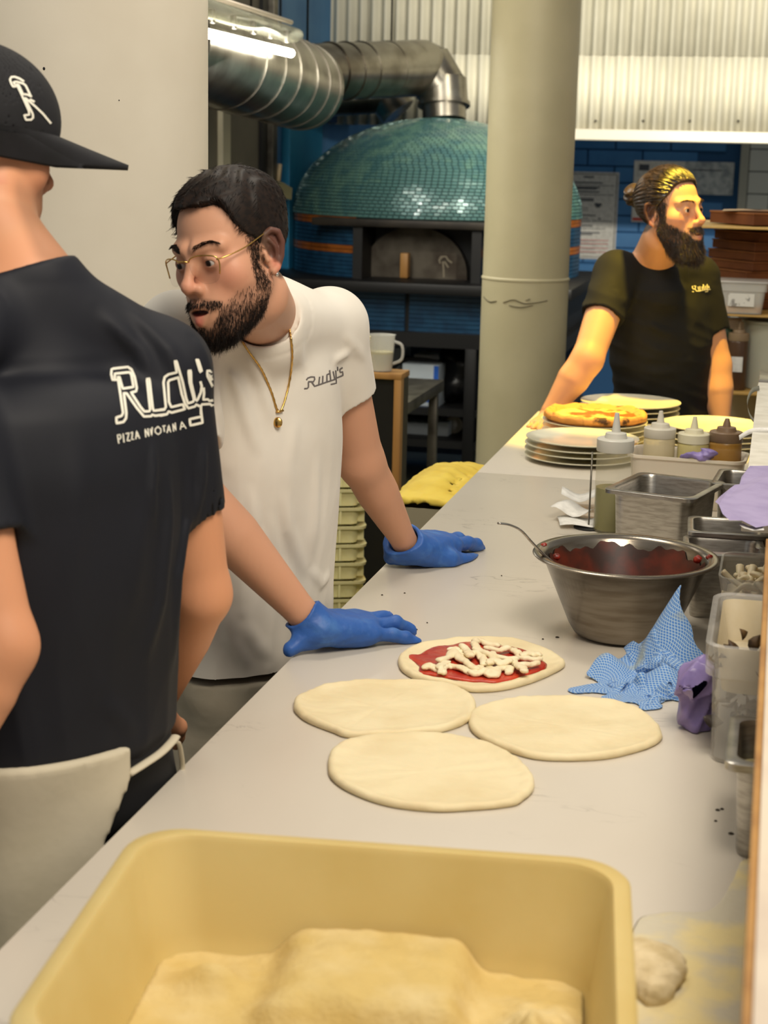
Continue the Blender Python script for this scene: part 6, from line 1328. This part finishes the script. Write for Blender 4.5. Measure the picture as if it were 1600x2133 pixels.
    PZ = s3([[(155, 560), (130, 410), (180, 405), (195, 450), (180, 480), (140, 490)], [(235, 390), (252, 540)], [(290, 385), (345, 370), (310, 515), (365, 510)], [(380, 370), (412, 355), (395, 490), (428, 490)], [(470, 480), (485, 335), (540, 470)], [(478, 430), (520, 425)], [(655, 445), (640, 300), (715, 435), (695, 295)], [(740, 300), (765, 420), (775, 270)], [(880, 255), (935, 300), (935, 360), (885, 400), (830, 360), (830, 300), (880, 255)], [(970, 245), (1015, 238)], [(985, 245), (1000, 345)], [(1050, 365), (1080, 225), (1115, 350)], [(1060, 320), (1105, 310)], [(1170, 340), (1155, 200), (1215, 325), (1200, 190)], [(1295, 305), (1320, 165), (1400, 285)], [(1305, 260), (1365, 245)]])
    strokes_on('back_lettering', PZ, 2.6, tee_o, wp, tee_o, .0016)
    # trousers and waist apron
    M_tr = mat('black_trousers', (22, 22, 24), .8)
    def trs(p):
        q = T.loc(p); qa = np.c_[np.abs(q[:, 0]), q[:, 1], q[:, 2]].astype(np.float32); d = T(p, -.006, -.30, .05)-.004*ridged(p, 26, 3); return sm(d, rc(qa, (.08, 0, -.12), (.09, .01, -hip[2]+.06), .088, .062), .05)
    mk('trousers', nets(trs, A(hip[0]-.34, hip[1]-.34, .03), A(hip[0]+.34, hip[1]+.34, hip[2]+.08), .008), M_tr, root)
    M_apr = mat('cream_apron', (206, 196, 172), .85, 0, (192, 182, 156), 5, bump=(60, .15, .003))
    def onT(u, v): 
        r_ = nrm((u-CX)/FPX*AR+(CY-v)/FPX*AU+AF); ts = np.linspace(1.7, 2.8, 800); pp = (CAM+r_*ts[:, None]).astype(np.float32); d = T(pp, .010, -1.6, .3); i = np.argmax(d < 0); return CAM+r_*ts[i if d[i] < 0 else np.argmin(d)]
    g1, g2 = T.loc(onT(272, 1615)[None].astype(np.float32))[0], T.loc(onT(215, 1760)[None].astype(np.float32))[0]; zE1, zE2 = g1[2], g2[2]; aE1, aE2 = math.atan2(g1[0], -g1[1]), math.atan2(g2[0], -g2[1])
    def apr(p):
        q = T.loc(p); zt_ = q[:, 2]; d = T(p, .016-.05*np.clip(zt_, -1, 0)*.9 if False else .016, -1.6, .2)-.006*vnoise(p, 13, 4)-.012*np.clip(-zt_, 0, .6)*np.sin(q[:, 0]*30+q[:, 1]*22)
        d = np.maximum(d, -(d+.017)); d = np.maximum(d, zt_-.006); d = np.maximum(d, -.72-zt_)
        # open at the back: strip between the two edges (angle around the trunk)
        a = np.arctan2(q[:, 0], -q[:, 1]); lim = np.interp(q[:, 2], [zE2, zE1], [aE2, aE1]); wd = -(a-lim)*.12   # a<0 : person's right
        rgt = -a-1.75; return np.maximum(d, np.minimum(wd*1.0*(-1)*-1, -rgt*.12)*1.0)
    ap = mk('apron', nets(apr, A(hip[0]-.36, hip[1]-.36, hip[2]-.78), A(hip[0]+.36, hip[1]+.36, hip[2]+.05), .007), M_apr, root, label='cream waist apron')
    mk('apron_string', tube(catmull([onT(268, 1612), onT(300, 1592), onT(335, 1568), onT(358, 1545), onT(366, 1534)], 5), .0075, 8, .5), M_apr, ap)
    mk('apron_string', tube(catmull([onT(360, 1545), onT(372, 1548), onT(378, 1575), onT(380, 1600), onT(378, 1625)], 5), .004, 8, .6), M_apr, ap)
    M_shoe = mat('black_shoe', (20, 20, 20), .5)
    for e in (-1, 1):
        c = T.wld((.10*e, .05, 0)); c[2] = .046; mk('shoe', xf(rloft([(.045, .12, .04, -.045), (.047, .125, .04, -.02), (.042, .11, .038, .01), (.034, .05, .03, .05)]), math.atan2(-T.y[0], T.y[1]), c), M_shoe, root)
man_cap()
